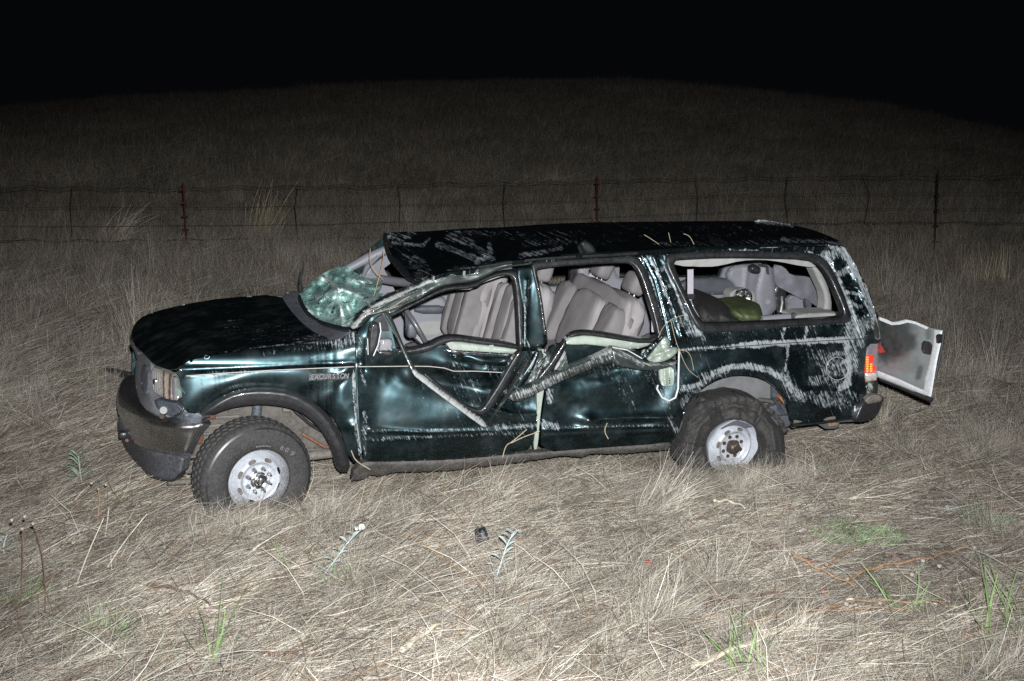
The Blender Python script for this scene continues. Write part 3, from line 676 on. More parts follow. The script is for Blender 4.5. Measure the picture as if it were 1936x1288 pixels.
panel('bent_window_frame', [(922,806),(914,790),(930,784),(946,762),(962,734),(976,700),(986,676),(996,662),(1008,664),(1002,688),(988,714),(972,738),(952,764),(936,786)], M['bare'], fdoor,
      y=[(922,806,-1.13),(960,740,-1.14),(1000,668,-1.08)], step=2.5, cut=1, thick=.04, bulge=(.03,6), ang=120, wav=.006, scr=[([(918,800),(936,776)],4,.7)], creases=[([(930,790),(962,744),(998,670)],2.2,-.022)])
panel('bent_window_frame', [(982,738),(970,740),(972,730),(992,700),(1008,676),(1014,664),(1020,662),(1018,676),(1008,700),(996,720)], M['paint'], fdoor, y=-1.15, step=2.5, cut=1, thick=.03, bulge=(.02,4), scr=[([(1000,700),(1016,668)],4,.6)], ang=120)

# ---- B pillar, crushed edge between the doors
panel('b_pillar', [(972,508),(985,503),(1010,500),(1016,516),(1024,560),(1030,606),(1036,640),(1034,655),(1012,664),(990,662),(984,650),(985,600),(981,560)], M['paint'], car, off=.03, step=3, cut=1, thick=.10, bulge=(.03,7), ang=70,
      dents=[(1002,560,8,26,0,.02)], creases=[([(996,530),(993,580),(992,650)],3,-.02)], scr=[([(994,560),(992,655)],2.4,.75),([(1000,545),(1012,535)],3,.7),([(988,640),(1000,655)],5,.6)])
panel('door_jamb', [(1014,662),(1032,660),(1034,690),(1028,740),(1024,764),(1020,800),(1016,850),(1008,850),(1014,800),(1016,764),(1012,700)], M['primer'], car, off=-.012, step=3, cut=1, thick=.03, wav=.012)
for P_, rr in (([(996,690),(1008,676),(1020,684),(1030,672)],.014),([(990,716),(1004,704),(1014,712),(1026,700)],.012),([(1020,664),(1026,680),(1018,694)],.016),([(1030,664),(1040,672),(1034,690),(1042,700)],.012),([(1004,668),(1012,688),(1004,700)],.010)):
    seam('crumpled_edge', P_, rr, M['bare'], -.08)
cr = panel('crumpled_skin', [(990,700),(1006,680),(1018,668),(1028,676),(1040,668),(1044,690),(1030,716),(1016,724),(1006,734),(990,732)], M['bare'], car, y=-1.09, step=2.2, cut=1, thick=.01, wav=.05, ang=115, scr=[([(1000,716),(1030,684)],14,.62)],
      creases=[([(996,710),(1024,680)],2,-.03),([(1006,724),(1034,694)],2,-.03),([(1014,690),(1030,700)],2,.03)])

# ---- rear door
RO = [(1036,660),(1058,650),(1090,652),(1108,650),(1200,664),(1232,668),(1262,676),(1280,690),(1282,760),(1296,772),(1288,800),(1280,824),(1266,838),(1117,848),(1022,856),(1024,800),(1028,764),(1036,716)]
rdoor = panel('rear_door', RO, M['paint'], car, crump=[(1060,740,36,60,.010,26),(1170,705,110,20,.010,30)], step=3.2, cut=1, wav=.004, thick=.05, ang=66,
      dents=[(1078,762,24,34,10,.014),(1190,752,100,30,0,.008),(1200,790,70,8,0,-.02),(1110,800,10,12,0,-.03),(1250,720,16,40,0,.018),(1150,700,70,12,-12,.05)],
      creases=[([(1114,795),(1200,790),(1276,790)],5,-.022),([(1030,812),(1150,808),(1276,804)],3,-.018),([(1030,824),(1270,814)],3,-.008)],
      scr=[([(1030,808),(1276,805)],3,.55),([(1024,800),(1050,806)],9,.72),([(1160,700),(1195,760)],20,.40),([(1225,695),(1262,760)],20,.42),([(1040,740),(1040,760)],8,.7),([(1060,700),(1150,690)],16,.45),([(1268,790),(1284,830)],7,.6),([(1130,690),(1280,690)],30,.38)], seed=21)
panel('door_inner_lip', [(1064,648),(1078,634),(1110,632),(1190,638),(1244,640),(1236,650),(1200,662),(1120,654),(1068,656)], M['primer'], rdoor, off=.02, step=3, cut=1, thick=.05, bulge=(.02,5), wav=.006)
panel('door_top_rail', [(1070,640),(1084,628),(1108,625),(1150,630),(1226,644),(1246,632),(1248,640),(1226,652),(1150,640),(1108,634),(1086,637)], M['rubber'], rdoor, off=-.005, step=3, cut=1, thick=.05, bulge=(.018,4))
b1 = [(953,748),(958,740),(975,737),(992,733),(1020,720),(1066,697),(1110,680),(1145,664),(1160,654),(1166,664),(1162,684),(1139,690),(1110,700),(1071,716),(1040,731),(994,754),(984,761),(966,757)]
panel('fallen_door_frame', b1, M['bare'], rdoor, y=[(955,748,-1.22),(1060,710,-1.17),(1160,668,-1.12)], step=2.4, cut=1, thick=.05, bulge=(.035,7), ang=68, wav=.008,
      scr=[([(958,750),(1000,742),(1060,712)],11,.66),([(1060,712),(1150,674)],11,.52),([(1120,676),(1160,660)],5,.9)], creases=[([(990,752),(1070,712),(1150,684)],2.5,.014)])
panel('fallen_door_frame', [(1152,656),(1168,656),(1190,664),(1213,678),(1234,686),(1262,685),(1280,680),(1280,690),(1248,699),(1216,701),(1190,697),(1160,690)], M['bare'], rdoor, y=[(1152,660,-1.13),(1215,690,-1.14),(1280,686,-1.08)], step=2.4, cut=1, thick=.05,
      bulge=(.03,6), ang=25, wav=.015, scr=[([(1160,662),(1215,690)],7,.62),([(1210,688),(1276,688)],4,.7)], dents=[(1180,668,12,6,20,-.02),(1200,680,14,5,30,.02)])
panel('frame_channel', [(1036,690),(1050,668),(1064,648),(1068,640),(1072,648),(1068,662),(1056,684),(1040,706),(1010,736),(998,738),(1012,718)], M['rubber'], rdoor, y=-1.115, step=2.5, cut=1, thick=.04, bulge=(.02,4))
panel('torn_skin', [(1048,700),(1060,672),(1068,660),(1074,690),(1066,698),(1050,706)], M['bare'], rdoor, y=-1.09, step=2.4, cut=0, thick=.01, ang=120, scr=[([(1046,704),(1068,668)],4,.8),([(1060,690),(1072,668)],8,.45)], wav=.02)
panel('torn_inner_metal', [(1222,682),(1228,670),(1240,656),(1252,640),(1262,636),(1267,646),(1266,656),(1284,658),(1278,670),(1264,680),(1244,686)], M['primer'], rdoor, y=[(1222,682,-1.15),(1252,640,-1.05),(1284,660,-1.08)], step=2.4, cut=1, thick=.02, bulge=(.015,4), wav=.04, crump=[(1255,660,30,30,.03,14)],
      creases=[([(1230,676),(1268,660)],3,-.03),([(1250,650),(1262,672)],2.5,.025)])
panel('torn_skin', [(1211,680),(1216,664),(1236,648),(1250,634),(1258,634),(1246,650),(1232,668),(1226,682)], M['paint'], rdoor, y=-1.13, step=2.4, cut=1, thick=.02, bulge=(.02,4), crump=[(1230,660,30,30,.02,14)], scr=[([(1214,672),(1240,650)],3,.7)])
panel('latch_pocket', [(1246,692),(1272,690),(1276,726),(1262,732),(1248,727)], M['primer'], rdoor, y=-1.02, step=2.6, cut=1, thick=.02, wav=.04, creases=[([(1256,694),(1258,728)],2,-.03),([(1266,694),(1266,728)],2,.04)])
seam('torn_edge', [(1284,660),(1283,700),(1282,735),(1277,752),(1265,758),(1252,752),(1242,735),(1244,728)], .007, M['whiteedge'], -.05, rdoor)
seam('torn_edge', [(1158,657),(1186,662),(1214,678)], .004, M['whiteedge'], -.15, rdoor)
seam('body_seam', [(1019,662),(1019,764),(1017,800),(1012,850)], .006, M['paint_far'], .0)
# rocker and sill
panel('rocker_panel', [(665,909),(668,890),(684,876),(701,873),(845,870),(947,861),(1117,847),(1267,837),(1268,850),(1180,858),(1117,858),(1100,864),(1060,862),(980,874),(930,880),(850,890),(790,892),(740,894),(724,900),(700,899),(688,906)], M['sill'], car, off=.03, step=5, cut=0, thick=.08, wav=.012, jag=3, bulge=(.02,4))

# ---- quarter panel, pillars, rear body in one skin with the window hole
QO = [(1212,476),(1240,473),(1300,470),(1400,468),(1500,464),(1560,462),(1594,464),(1606,482),(1624,512),(1640,543),(1650,570),(1657,600),(1664,630),(1665,650),(1640,650),(1636,680),(1634,722),(1640,742),(1636,758),(1622,780),(1615,790),(1562,797),(1498,804),
      (1494,785),(1486,757),(1470,734),(1442,716),(1409,709),(1377,711),(1345,723),(1315,745),(1299,766),(1288,778),(1285,760),(1284,700),(1283,650),(1270,600),(1256,556),(1240,516),(1222,484)]
QH = [(1262,482),(1290,479),(1361,476),(1450,477),(1530,480),(1556,489),(1574,516),(1592,556),(1605,592),(1607,604),(1596,611),(1482,617),(1345,628),(1326,624),(1314,610),(1296,574),(1278,536),(1262,502)]
quarter = panel('quarter_panel', QO, M['paint'], car, crump=[(1600,540,40,80,.030,24),(1560,720,80,60,.010,44),(1250,560,36,90,.020,22),(1400,478,180,14,.012,30),(1350,680,60,40,.006,50)], step=3.2, cut=1, hcut=1, wav=.004, thick=.04, holes=[QH], ang=68,
      dents=[(1560,560,10,30,-20,.02),(1620,560,12,30,-20,.03),(1640,600,8,20,0,.03),(1470,680,90,30,0,.012),(1600,500,16,12,0,.03),(1350,660,50,18,0,.008)],
      creases=[([(1290,664),(1401,655),(1498,647),(1640,640)],5,-.014),([(1236,486),(1252,530),(1272,580),(1290,640)],3,-.03),([(1246,490),(1262,520),(1280,560)],3,.02),([(1586,470),(1614,520),(1636,570),(1650,620)],4,-.025),([(1560,482),(1600,560),(1626,640)],4,.02),([(1600,540),(1640,548)],3,.02),([(1610,580),(1650,588)],3,-.02),([(1480,480),(1486,466)],3,.02),([(1380,480),(1376,468)],3,.015),([(1268,560),(1256,590)],3,-.02)],
      scr=[([(1290,662),(1401,654),(1450,650)],4.5,.80),([(1400,653),(1498,647),(1605,642)],7,1.0),([(1484,617),(1480,636),(1474,648)],3.2,.85),([(1526,614),(1524,630),(1520,645)],3.4,.85),([(1490,652),(1488,680),(1484,702)],3.4,.85),
           ([(1300,628),(1400,622),(1500,616),(1606,609)],3.2,.85),([(1293,735),(1330,724),(1353,704),(1381,694),(1418,692),(1450,699),(1482,716),(1500,738)],7,.86),([(1500,738),(1518,752)],11,.7),
           ([(1330,716),(1370,700)],12,.62),([(1480,706),(1500,745)],14,.62),([(1284,738),(1320,734)],9,.62),([(1286,768),(1300,750)],8,.6),
           ([(1530,660),(1560,700)],26,.44),([(1556,676),(1580,720)],20,.58),([(1600,650),(1606,700),(1602,726),(1590,734)],8,.95),([(1606,612),(1612,660),(1612,700)],12,.72),([(1570,672),(1598,668)],8,.66),([(1534,722),(1560,716)],12,.64),
           ([(1520,748),(1600,744)],9,.52),([(1550,756),(1600,762)],15,.60),([(1600,742),(1626,752)],10,.55),
           ([(1592,470),(1612,504),(1634,548),(1650,592),(1660,636)],8,.92),([(1594,470),(1560,466),(1500,467),(1440,470)],4.5,.9),([(1560,486),(1590,540),(1612,590)],6,.82),([(1560,484),(1600,478)],12,.70),([(1580,520),(1600,512)],9,.72),([(1600,552),(1640,560)],4.5,.85),([(1596,566),(1626,580)],5,.8),([(1610,598),(1640,620)],6,.75),([(1618,600),(1624,650)],7,.8),
           ([(1634,600),(1630,655)],6,.7),([(1470,470),(1490,482)],5,.7),([(1410,470),(1430,480)],4,.6),([(1520,468),(1536,482)],5,.75),
           ([(1262,482),(1300,477),(1450,474),(1556,484)],2.4,.8),([(1256,484),(1268,530),(1300,606),(1326,632)],2.6,.85),([(1220,480),(1236,500),(1252,545),(1262,600)],2.6,.75),([(1240,512),(1258,506)],6,.65),([(1252,545),(1272,540)],6,.7),([(1246,520),(1262,560),(1284,620)],2.6,.8),([(1286,606),(1316,628)],12,.62),([(1296,596),(1330,640)],5,.6),
           ([(1300,640),(1560,620)],16,.33),([(1290,690),(1560,790)],40,.26)], seed=31)
seal = panel('window_seal', [(1258,480),(1290,476),(1361,473.5),(1450,474.5),(1532,477),(1559,487),(1577,514),(1596,556),(1608,592),(1610,605),(1598,613),(1482,619),(1343,631),(1323,627),(1311,611),(1293,575),(1274,536),(1257,502)], M['rubber'], car, off=-.006, step=3, cut=1, hcut=1,
      holes=[[(1272,493),(1300,491),(1361,488),(1450,489),(1522,491),(1549,502),(1566,524),(1582,560),(1594,590),(1592,598),(1580,601),(1482,607),(1345,613),(1328,609),(1314,590),(1297,555),(1280,518)]], thick=.06, bulge=(.022,5), wav=.006, ang=0)
fuel = panel('fuel_door', [(1583+20*math.cos(a), 697+21*math.sin(a)) for a in np.linspace(0, 6.283, 25)[:-1]], M['paint'], car, step=3, cut=0, off=-.006, thick=.02, ang=68, scr=[([(1568,700),(1600,696)],22,.64)])
seam('fuel_door_ring', [(1583+20.5*math.cos(a), 697+21.5*math.sin(a)) for a in np.linspace(0, 6.283, 40)], .0022, M['stripe'], -.012, fuel)
seam('body_seam', [(1286,665),(1400,655),(1500,648),(1640,640)], .003, M['plastic'], -.014, quarter)
# C pillar side: rear door's window surround standing behind the door
panel('c_pillar', [(1196,490),(1212,476),(1226,488),(1240,516),(1254,552),(1266,590),(1276,630),(1282,668),(1262,672),(1250,640),(1240,604),(1228,560),(1212,516)], M['paint'], car, off=.014, step=2.6, cut=1, thick=.06, bulge=(.012,4), ang=72,
      creases=[([(1210,486),(1232,530),(1250,600),(1262,660)],2,-.02),([(1220,486),(1242,530),(1260,600),(1272,660)],2,-.02)], scr=[([(1212,480),(1236,540),(1256,620),(1262,660)],2,.7),([(1206,478),(1222,478)],4,.7)])
rfo = [(1004,500),(1014,494),(1097,487),(1190,483),(1206,486),(1222,504),(1240,554),(1252,600),(1262,640),(1244,640),(1236,602),(1222,557),(1207,514),(1196,501),(1180,497),(1097,501),(1020,508),(1014,514),(1024,557),(1034,632),(1028,634),(1018,560),(1006,515)]
panel('door_window_surround', rfo, M['rubber'], car, off=-.004, step=2.6, cut=1, thick=.05, bulge=(.018,4), wav=.004)

# ---- A pillar, front door surround, roof rail
panel('a_pillar', [(662,622),(668,610),(686,588),(705,576),(735,560),(765,547),(788,538),(806,527),(850,512),(900,508),(935,500),(975,494),(1006,490),(1006,500),(975,503),(948,508),(920,522),(896,533),(846,538),(824,546),(790,566),(760,578),(744,596),(722,592),(700,600),(678,622)], M['bare'], car,
      y=[(664,622,-.90),(705,582,-.90),(765,552,-.86),(806,530,-.82),(850,516,-.82),(935,500,-.82),(1006,492,-.82),(744,594,-.92),(824,546,-.88),(896,533,-.86),(975,503,-.85)], step=2.6, cut=1, thick=.07, bulge=(.02,5), wav=.018, ang=-24,
      scr=[([(664,622),(700,584),(765,552),(806,534)],5,.92),([(690,598),(744,580),(800,556)],3,.55),([(820,520),(900,512)],6,.72),([(806,530),(840,518)],8,.85)],
      creases=[([(680,604),(740,568),(800,545)],2.2,-.02),([(680,616),(740,584),(800,558)],2.2,.02),([(806,532),(870,520),(905,516)],3,-.018)], seed=41)
panel('door_window_surround', [(726,594),(746,590),(786,570),(826,549),(846,541),(892,538),(918,524),(948,513),(974,511),(984,524),(990,575),(992,637),(990,660),(980,662),(979,640),(976,575),(972,530),(964,522),(948,521),(920,530),(898,546),(850,549),(830,555),(790,574),(748,596),(732,602)],
      M['rubber'], car, off=.03, step=2.6, cut=1, thick=.05, bulge=(.02,4), wav=.006)
seam('door_window_trim', [(846,547),(888,546),(916,532),(948,521),(968,518)], .006, M['headliner'], .06)
# roof
roof_c = [(802,527,-.78),(790,537,-.72),(765,520,-.25),(746,498,.15),(734,480,.45),(727,458,.68),(728,440,.85),(800,434,.88),(900,430,.88),(1040,422,.86),(1240,418,.80),(1434,416,.66),(1522,429,.28),(1563,443,-.12),(1592,457,-.5),(1597,466,-.70),
          (846,511,-.80),(933,498,-.80),(1010,488,-.80),(1130,480,-.80),(1205,475,-.80),(1300,471,-.80),(1450,469,-.80),(1560,464,-.77),(1000,455,.10),(1200,448,.05),(1400,444,.0),(860,470,.15)]
roof = panel('roof', [(728,440),(770,438),(800,438),(850,434),(900,431),(950,430),(1040,423),(1140,420),(1240,419),(1337,418),(1434,418),(1466,420),(1522,430),(1563,444),(1591,457),(1597,467),(1560,466),(1450,470),(1300,472),(1205,476),(1130,481),(1080,484),(1010,489),(960,495),(933,499),(890,512),(846,514),(802,529),(782,530),(766,516),(748,494),(737,476),(729,456)],
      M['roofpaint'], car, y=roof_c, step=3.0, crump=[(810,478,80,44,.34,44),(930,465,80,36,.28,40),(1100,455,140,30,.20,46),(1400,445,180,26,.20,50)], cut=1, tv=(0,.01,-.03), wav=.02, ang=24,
      dents=[(800,455,20,10,0,-.10),(850,490,45,14,10,.10),(900,455,30,10,0,.08),(960,470,30,8,0,-.08),(1060,462,40,9,0,.07),(1180,462,50,6,0,-.05),(1300,450,50,8,0,.06),(1420,440,40,8,0,-.05),(1500,448,30,8,20,.05),(770,470,12,8,30,.05),(830,478,16,6,20,-.06),(880,500,20,5,0,.05),(760,500,6,14,-30,.04),(930,448,20,6,0,-.05),(1010,474,20,6,10,-.05)],
      creases=[([(740,470),(790,484),(830,500)],5,-.05),([(800,462),(880,462),(950,478)],4,.05),([(830,440),(900,470),(935,495)],5,-.04),([(1100,455),(1300,462),(1560,462)],3,-.03),([(1300,430),(1440,440),(1540,455)],4,.03)],
      scr=[([(737,444),(760,452),(780,440)],9,.56),([(742,460),(800,464),(812,452)],4,.82),([(770,480),(800,506),(812,524)],13,.50),([(752,466),(790,510)],8,.48),([(828,462),(860,474),(905,492)],7,.74),([(850,448),(890,460),(930,490)],8,.70),([(900,496),(928,482),(925,462)],6,.8),([(860,440),(900,440),(990,444)],6,.48),
           ([(960,448),(1100,440)],9,.44),([(985,484),(1060,470)],6,.76),([(990,462),(1090,456)],8,.50),([(1100,468),(1200,450),(1240,440)],6,.44),([(1300,428),(1480,436)],6,.46),([(1430,418),(1500,426)],4,.9),([(1240,462),(1560,456)],7,.5),([(1480,452),(1594,462)],5,.72),([(1340,425),(1370,455)],5,.4),([(900,514),(1060,486)],4,.55),([(812,526),(900,512)],4,.6),([(1100,440),(1560,450)],30,.30)], seed=51)
panel('roof_front_header', [(729,440),(737,476),(748,494),(766,516),(784,531),(800,529),(795,537),(782,536),(766,527),(744,503),(730,481),(724,455),(724,441)], M['rubber'], roof,
      y=[(729,440,.85),(737,476,.45),(748,494,.15),(766,516,-.25),(800,529,-.74),(795,538,-.72),(744,503,.12),(724,455,.68)], off=-.012, step=2.6, cut=1, tv=(.05,.04,-.02), bulge=(.015,4), wav=.02)
seam('roof_drip_rail', [(1060,484),(1140,480),(1200,477),(1300,470),(1400,466),(1470,464),(1560,462)], .012, M['roofpaint'], 0, roof, y=-.86)
seam('roof_drip_rail', [(905,506),(960,497),(1010,491),(1080,486),(1140,483),(1205,479)], .010, M['rubber'], 0, roof, y=-.87)
panel('roof_rack_foot', [(1096,458),(1108,455),(1120,463),(1128,476),(1124,481),(1108,480),(1100,470)], M['rubber'], roof, y=-.76, step=2.6, cut=1, tv=(0,.06,-.03), bulge=(.03,4))
panel('roof_tape', [(1340,446),(1352,443),(1362,452),(1380,462),(1374,466),(1354,464),(1344,456)], M['rubber'], roof, y=roof_c, off=-.03, step=3, cut=1, tv=(0,.02,-.01), wav=.02)
panel('roof_peeled_strip', [(1424,419),(1436,415),(1456,417),(1474,422),(1496,424),(1490,428),(1460,424),(1436,421)], M['bare'], roof, y=.55, step=2.6, cut=1, tv=(0,.03,-.01), wav=.04, scr=[([(1424,419),(1490,426)],8,.8)])
# headliner and far rail
hx = np.array([(1.35,1.63),(1.9,1.74),(2.7,1.79),(3.6,1.82),(4.3,1.80)])
vs, fs = [], []
for i, (X_, Z_) in enumerate(hx):
    for j, Y_ in enumerate(np.linspace(-.72, .86, 9)): vs.append((X_, Y_, Z_+.03*math.cos(Y_*1.6)+.015*math.sin(X_*9+Y_*5)))
for i in range(4):
    for j in range(8): fs.append((i*9+j, i*9+j+1, (i+1)*9+j+1, (i+1)*9+j))
from_arrays('headliner', vs, fs, M['headliner'], car)
panel('sagging_headliner', [(1274,491),(1361,489),(1450,489),(1520,491),(1546,501),(1538,506),(1508,502),(1475,495),(1440,491),(1400,493),(1364,502),(1340,505),(1276,503)], M['headliner'], car, y=-.66, step=3.5, cut=1, tv=(0,.3,.01), wav=.03)

# ---- crushed windscreen
gy_ = [(569,560,.66),(588,535,.74),(607,519,.80),(641,505,.80),(655,505,.78),(684,524,.45),(721,526,.2),(715,557,-.2),(759,551,-.70),(697,578,-.74),(681,600,-.80),(662,619,-.86),(622,612,-.45),(600,603,-.1),(579,581,.3),(640,556,0)]
rw_ = random.Random(5); WD = [(rw_.uniform(575,715), rw_.uniform(508,612), rw_.uniform(3,8), rw_.uniform(3,8), rw_.uniform(0,180), rw_.choice((-1,1))*rw_.uniform(.03,.075)) for _ in range(60)]
wind = panel('windscreen', [(569,560),(575,546),(588,535),(607,519),(625,510),(641,504),(655,504),(668,513),(684,524),(703,527),(721,526),(722,540),(714,556),(740,552),(762,550),(728,566),(697,580),(681,600),(662,619),(640,616),(622,612),(600,603),(583,588),(573,572)], M['glass'], car,
      crump=[(640,556,90,60,.09,15),(640,556,90,60,.12,30)], y=gy_, step=2.2, cut=0, jag=3, tv=(0,.008,0), wav=.07, scr=[([(640,546),(620,530),(600,524)],4,.9),([(640,546),(644,580),(650,614)],4,1.),([(640,546),(600,566)],3,.9),([(640,546),(680,560),(700,574)],3,.9),([(640,546),(610,600)],3,.8),([(640,546),(668,600)],2.5,.8),([(640,546),(670,530),(700,534)],3,.7),([(588,590),(660,612)],4,.6)],
      dents=[(640,548,14,10,0,-.16),(600,570,16,16,0,.14),(672,540,20,6,10,.16),(665,590,14,16,-40,.12),(620,522,20,7,0,.08)]+WD, creases=[([(640,546),(648,612)],4,-.08),([(640,546),(716,544)],4,-.08),([(640,546),(590,580)],4,-.06)], seed=61)
panel('windscreen_gasket', [(566,556),(563,566),(570,585),(584,602),(600,612),(622,618),(660,626),(662,620),(622,611),(602,604),(587,594),(575,578),(569,560)], M['plastic'], car, y=gy_, off=-.02, step=2.6, cut=1, tv=(0,.03,-.02), bulge=(.012,3))
tube('far_a_pillar', [V(590,540,.86), V(656,509,.84), V(694,489,.84), V(735,470,.84)], [.035,.05,.06,.05], M['trim'], car, 10, .7)
tube('far_sun_visor_rod', [V(686,523,.8), V(694,505,.8), V(715,484,.8)], [.03,.045,.04], M['trim'], car, 8, .5)
tube('dash_grab_rail', [V(718,528,.5), V(760,534,.2), V(800,537,-.3)], .035, M['trim'], car, 8)
wip = seam('wiper_arm', [(572,552),(568,530),(574,500)], .010, M['plastic'], 0, car, y=.8)

# ---- tail: light, corner, bumper end, open lower door
tl = panel('tail_light', [(1636,648),(1661,649),(1661,690),(1658,718),(1636,722)], M['greylens'], car, y=[(1636,648,-.93),(1661,650,-.86),(1658,718,-.88),(1636,722,-.94)], step=2.6, cut=0, tv=(-.02,.1,0), bulge=(.012,3))
red = panel('red_lens', [(1634,673),(1652,671),(1653,682),(1648,690),(1658,694),(1655,703),(1634,705)], M['emitred'], tl, y=[(1636,648,-.93),(1661,650,-.86),(1658,718,-.88),(1636,722,-.94)], off=-.03, step=2.2, cut=0, tv=(0,.03,0), bulge=(.008,3))
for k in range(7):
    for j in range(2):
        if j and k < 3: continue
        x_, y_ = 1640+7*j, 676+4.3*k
        loc(rbox('lens_prism', (0,0,0), (.020,.01,.014), M['emitamber'], red, .3, sub=1), V(x_, y_, -.985))
panel('reverse_lens', [(1636,706),(1657,705),(1656,719),(1637,721)], M['clearlens'], tl, y=-.93, off=-.02, step=2.6, cut=0, tv=(0,.03,0), bulge=(.008,3))
tube('lens_frame', [V(1637,722,-.95), V(1657,718,-.91)], .006, M['orange'], tl, 6)
panel('torn_corner_skin', [(1636,603),(1645,598),(1654,602),(1662,622),(1662,642),(1654,648),(1642,640),(1636,622)], M['bare'], quarter, y=[(1640,600,-.96),(1662,640,-.88)], off=-.02, step=2.3, cut=1, thick=.02, wav=.05, bulge=(.02,4), scr=[([(1640,610),(1646,640),(1656,645)],4,.8),([(1650,604),(1650,620)],4,.8)])
panel('lower_corner', [(1636,724),(1656,720),(1655,742),(1646,750),(1634,756),(1630,744)], M['bare'], quarter, y=-.90, step=2.6, cut=1, thick=.05, bulge=(.02,5), scr=[([(1646,726),(1640,752)],8,.7)])
panel('rear_face', [(1640,560),(1662,600),(1664,650),(1657,745),(1640,745)], M['paint'], quarter, y=-.60, step=8, cut=0, thick=.04)
rb = panel('rear_bumper_end', [(1614,795),(1620,782),(1630,760),(1640,750),(1652,746),(1669,747),(1671,757),(1668,762),(1664,776),(1654,789),(1638,797),(1622,799)], M['plastic'], car, y=[(1615,797,-1.02),(1630,760,-1.02),(1670,750,-.86),(1655,788,-.90),(1638,797,-.96)], step=2.8, cut=1, tv=(-.02,.12,0), bulge=(.03,6), wav=.012)
panel('bumper_cap', [(1632,760),(1641,750),(1654,746),(1668,748),(1668,758),(1655,762),(1640,764)], M['frame'], rb, y=-.99, off=-.02, step=2.8, cut=1, tv=(0,.06,0), bulge=(.012,3))
box('rear_bumper_bar', (4.62,-.82,.62), (4.80,.95,.82), M['plastic'], car, .03)
HX, HY = [(1663,602),(1676,606),(1688,612),(1700,611),(1716,607),(1730,610),(1744,616),(1756,620),(1782,625),(1779,650),(1772,680),(1766,712),(1760,751),(1740,744),(1700,728),(1662,713)], [(1663,602,-.86),(1663,713,-.86),(1782,625,-1.40),(1760,751,-1.40),(1716,660,-1.12)]
hatch = panel('open_tail_door', HX, M['hatch'], car, y=HY, step=3.6, cut=0, tv=(-.02,.05,0), wav=.006, dents=[(1690,640,26,30,0,.03),(1700,700,40,10,25,-.012)],
      drip=[([(1672,620),(1690,655)],40,1.15),([(1696,622),(1712,648)],36,1.0),([(1690,690),(1750,700)],12,.35),([(1752,700),(1748,716)],6,.8),([(1768,628),(1768,640)],6,.6)], ang=20)
def hatchp(n, P, m, off, **k): return panel(n, P, M[m], hatch, y=HY, off=off, step=3, cut=k.pop('cut', 0), tv=(0,.02,0), wav=.002, **k)
hatchp('door_bottom_lip', [(1662,702),(1700,717),(1742,736),(1761,744),(1760,751),(1740,744),(1700,728),(1662,713)], 'whiteedge', -.03, bulge=(.01,3))
hatchp('door_side_lip', [(1770,625),(1782,625),(1779,650),(1772,682),(1767,712),(1761,749),(1748,744),(1752,716),(1760,690),(1767,655)], 'whiteedge', -.03, bulge=(.01,3))
hatchp('torn_top_edge', [(1664,600),(1676,604),(1688,610),(1700,609),(1716,605),(1730,608),(1756,619),(1752,623),(1730,613),(1716,610),(1700,614),(1686,615),(1664,606)], 'whiteedge', -.02)
hatchp('latch_opening', [(1746,644),(1763,648),(1762,668),(1758,672),(1744,668)], 'plastic', -.012, cut=1)
hatchp('door_red_triangle', [(1664,650),(1674,666),(1662,668)], 'dullred', -.012)  # small red triangle by the hinge edge
tube('door_weatherstrip', [V(1664,716,-.86), V(1700,731,-1.03), V(1740,748,-1.31), V(1762,757,-1.40)], .018, M['plastic'], hatch, 6)
tube('door_weatherstrip', [V(1784,628,-1.38), V(1781,655,-1.38), V(1768,716,-1.38)], .010, M['plastic'], hatch, 6)
panel('tail_door_latch', [(1774,636),(1781,632),(1780,648),(1775,650)], M['plastic'], hatch, y=-1.44, step=3, cut=0, thick=.03)

# ---- rear arch, springs, underside
panel('rear_wheel_well', [(1276,800),(1300,740),(1350,708),(1410,700),(1450,706),(1462,722),(1462,764),(1430,790),(1360,800)], M['liner'], car, y=-.62, step=8, cut=0, thick=.05, wav=.02)
panel('rear_well_end', [(1460,706),(1500,730),(1506,808),(1460,800)], M['bluegrey'], car, y=-.70, step=6, cut=0, thick=.03, wav=.02)  # blue-grey sheet at the rear end of the wheel well
tube('leaf_spring', [V(1436,756,-.78), V(1470,760,-.78), V(1500,806,-.78)], .035, M['frame'], car, 6, .5)
tube('leaf_spring', [V(1290,790,-.7), V(1340,786,-.7), V(1400,778,-.7)], .05, M['frame'], car, 6, .5)
tube('spring_shackle', [V(1462,752,-.86), V(1484,788,-.86)], .022, M['bluegrey'], car, 6, .5)
panel('spring_hanger', [(1448,772),(1470,764),(1496,776),(1498,804),(1480,809),(1466,796)], M['bluegrey'], car, y=-.84, step=4, cut=0, thick=.06, wav=.02, bulge=(.01,3))
panel('rubber_bump_stop', [(1474,752),(1488,746),(1494,756),(1482,764)], M['orange'], car, y=-.88, step=4, cut=0, thick=.06)
tube('sill_rod', [V(1500,797,-1.0), V(1540,795,-1.0), V(1578,790,-1.0)], .014, M['frame'], car, 6)
panel('exhaust_hanger', [(1544,800),(1586,796),(1588,806),(1578,811),(1560,811)], M['bluegrey'], car, y=-.8, step=4, cut=0, thick=.1)
panel('hanger_pad', [(1566,800),(1584,798),(1583,804),(1567,806)], M['orange'], car, y=-.82, step=4, cut=0, thick=.02)
tube('rear_axle', [(3.46,-.78,.34), (3.46,.78,.34)], .07, M['frame'], car, 12)
panel('quarter_lower_edge', [(1500,801),(1562,795),(1614,787),(1612,793),(1564,800),(1500,807)], M['rubber'], car, off=.02, step=3, cut=0, thick=.05)

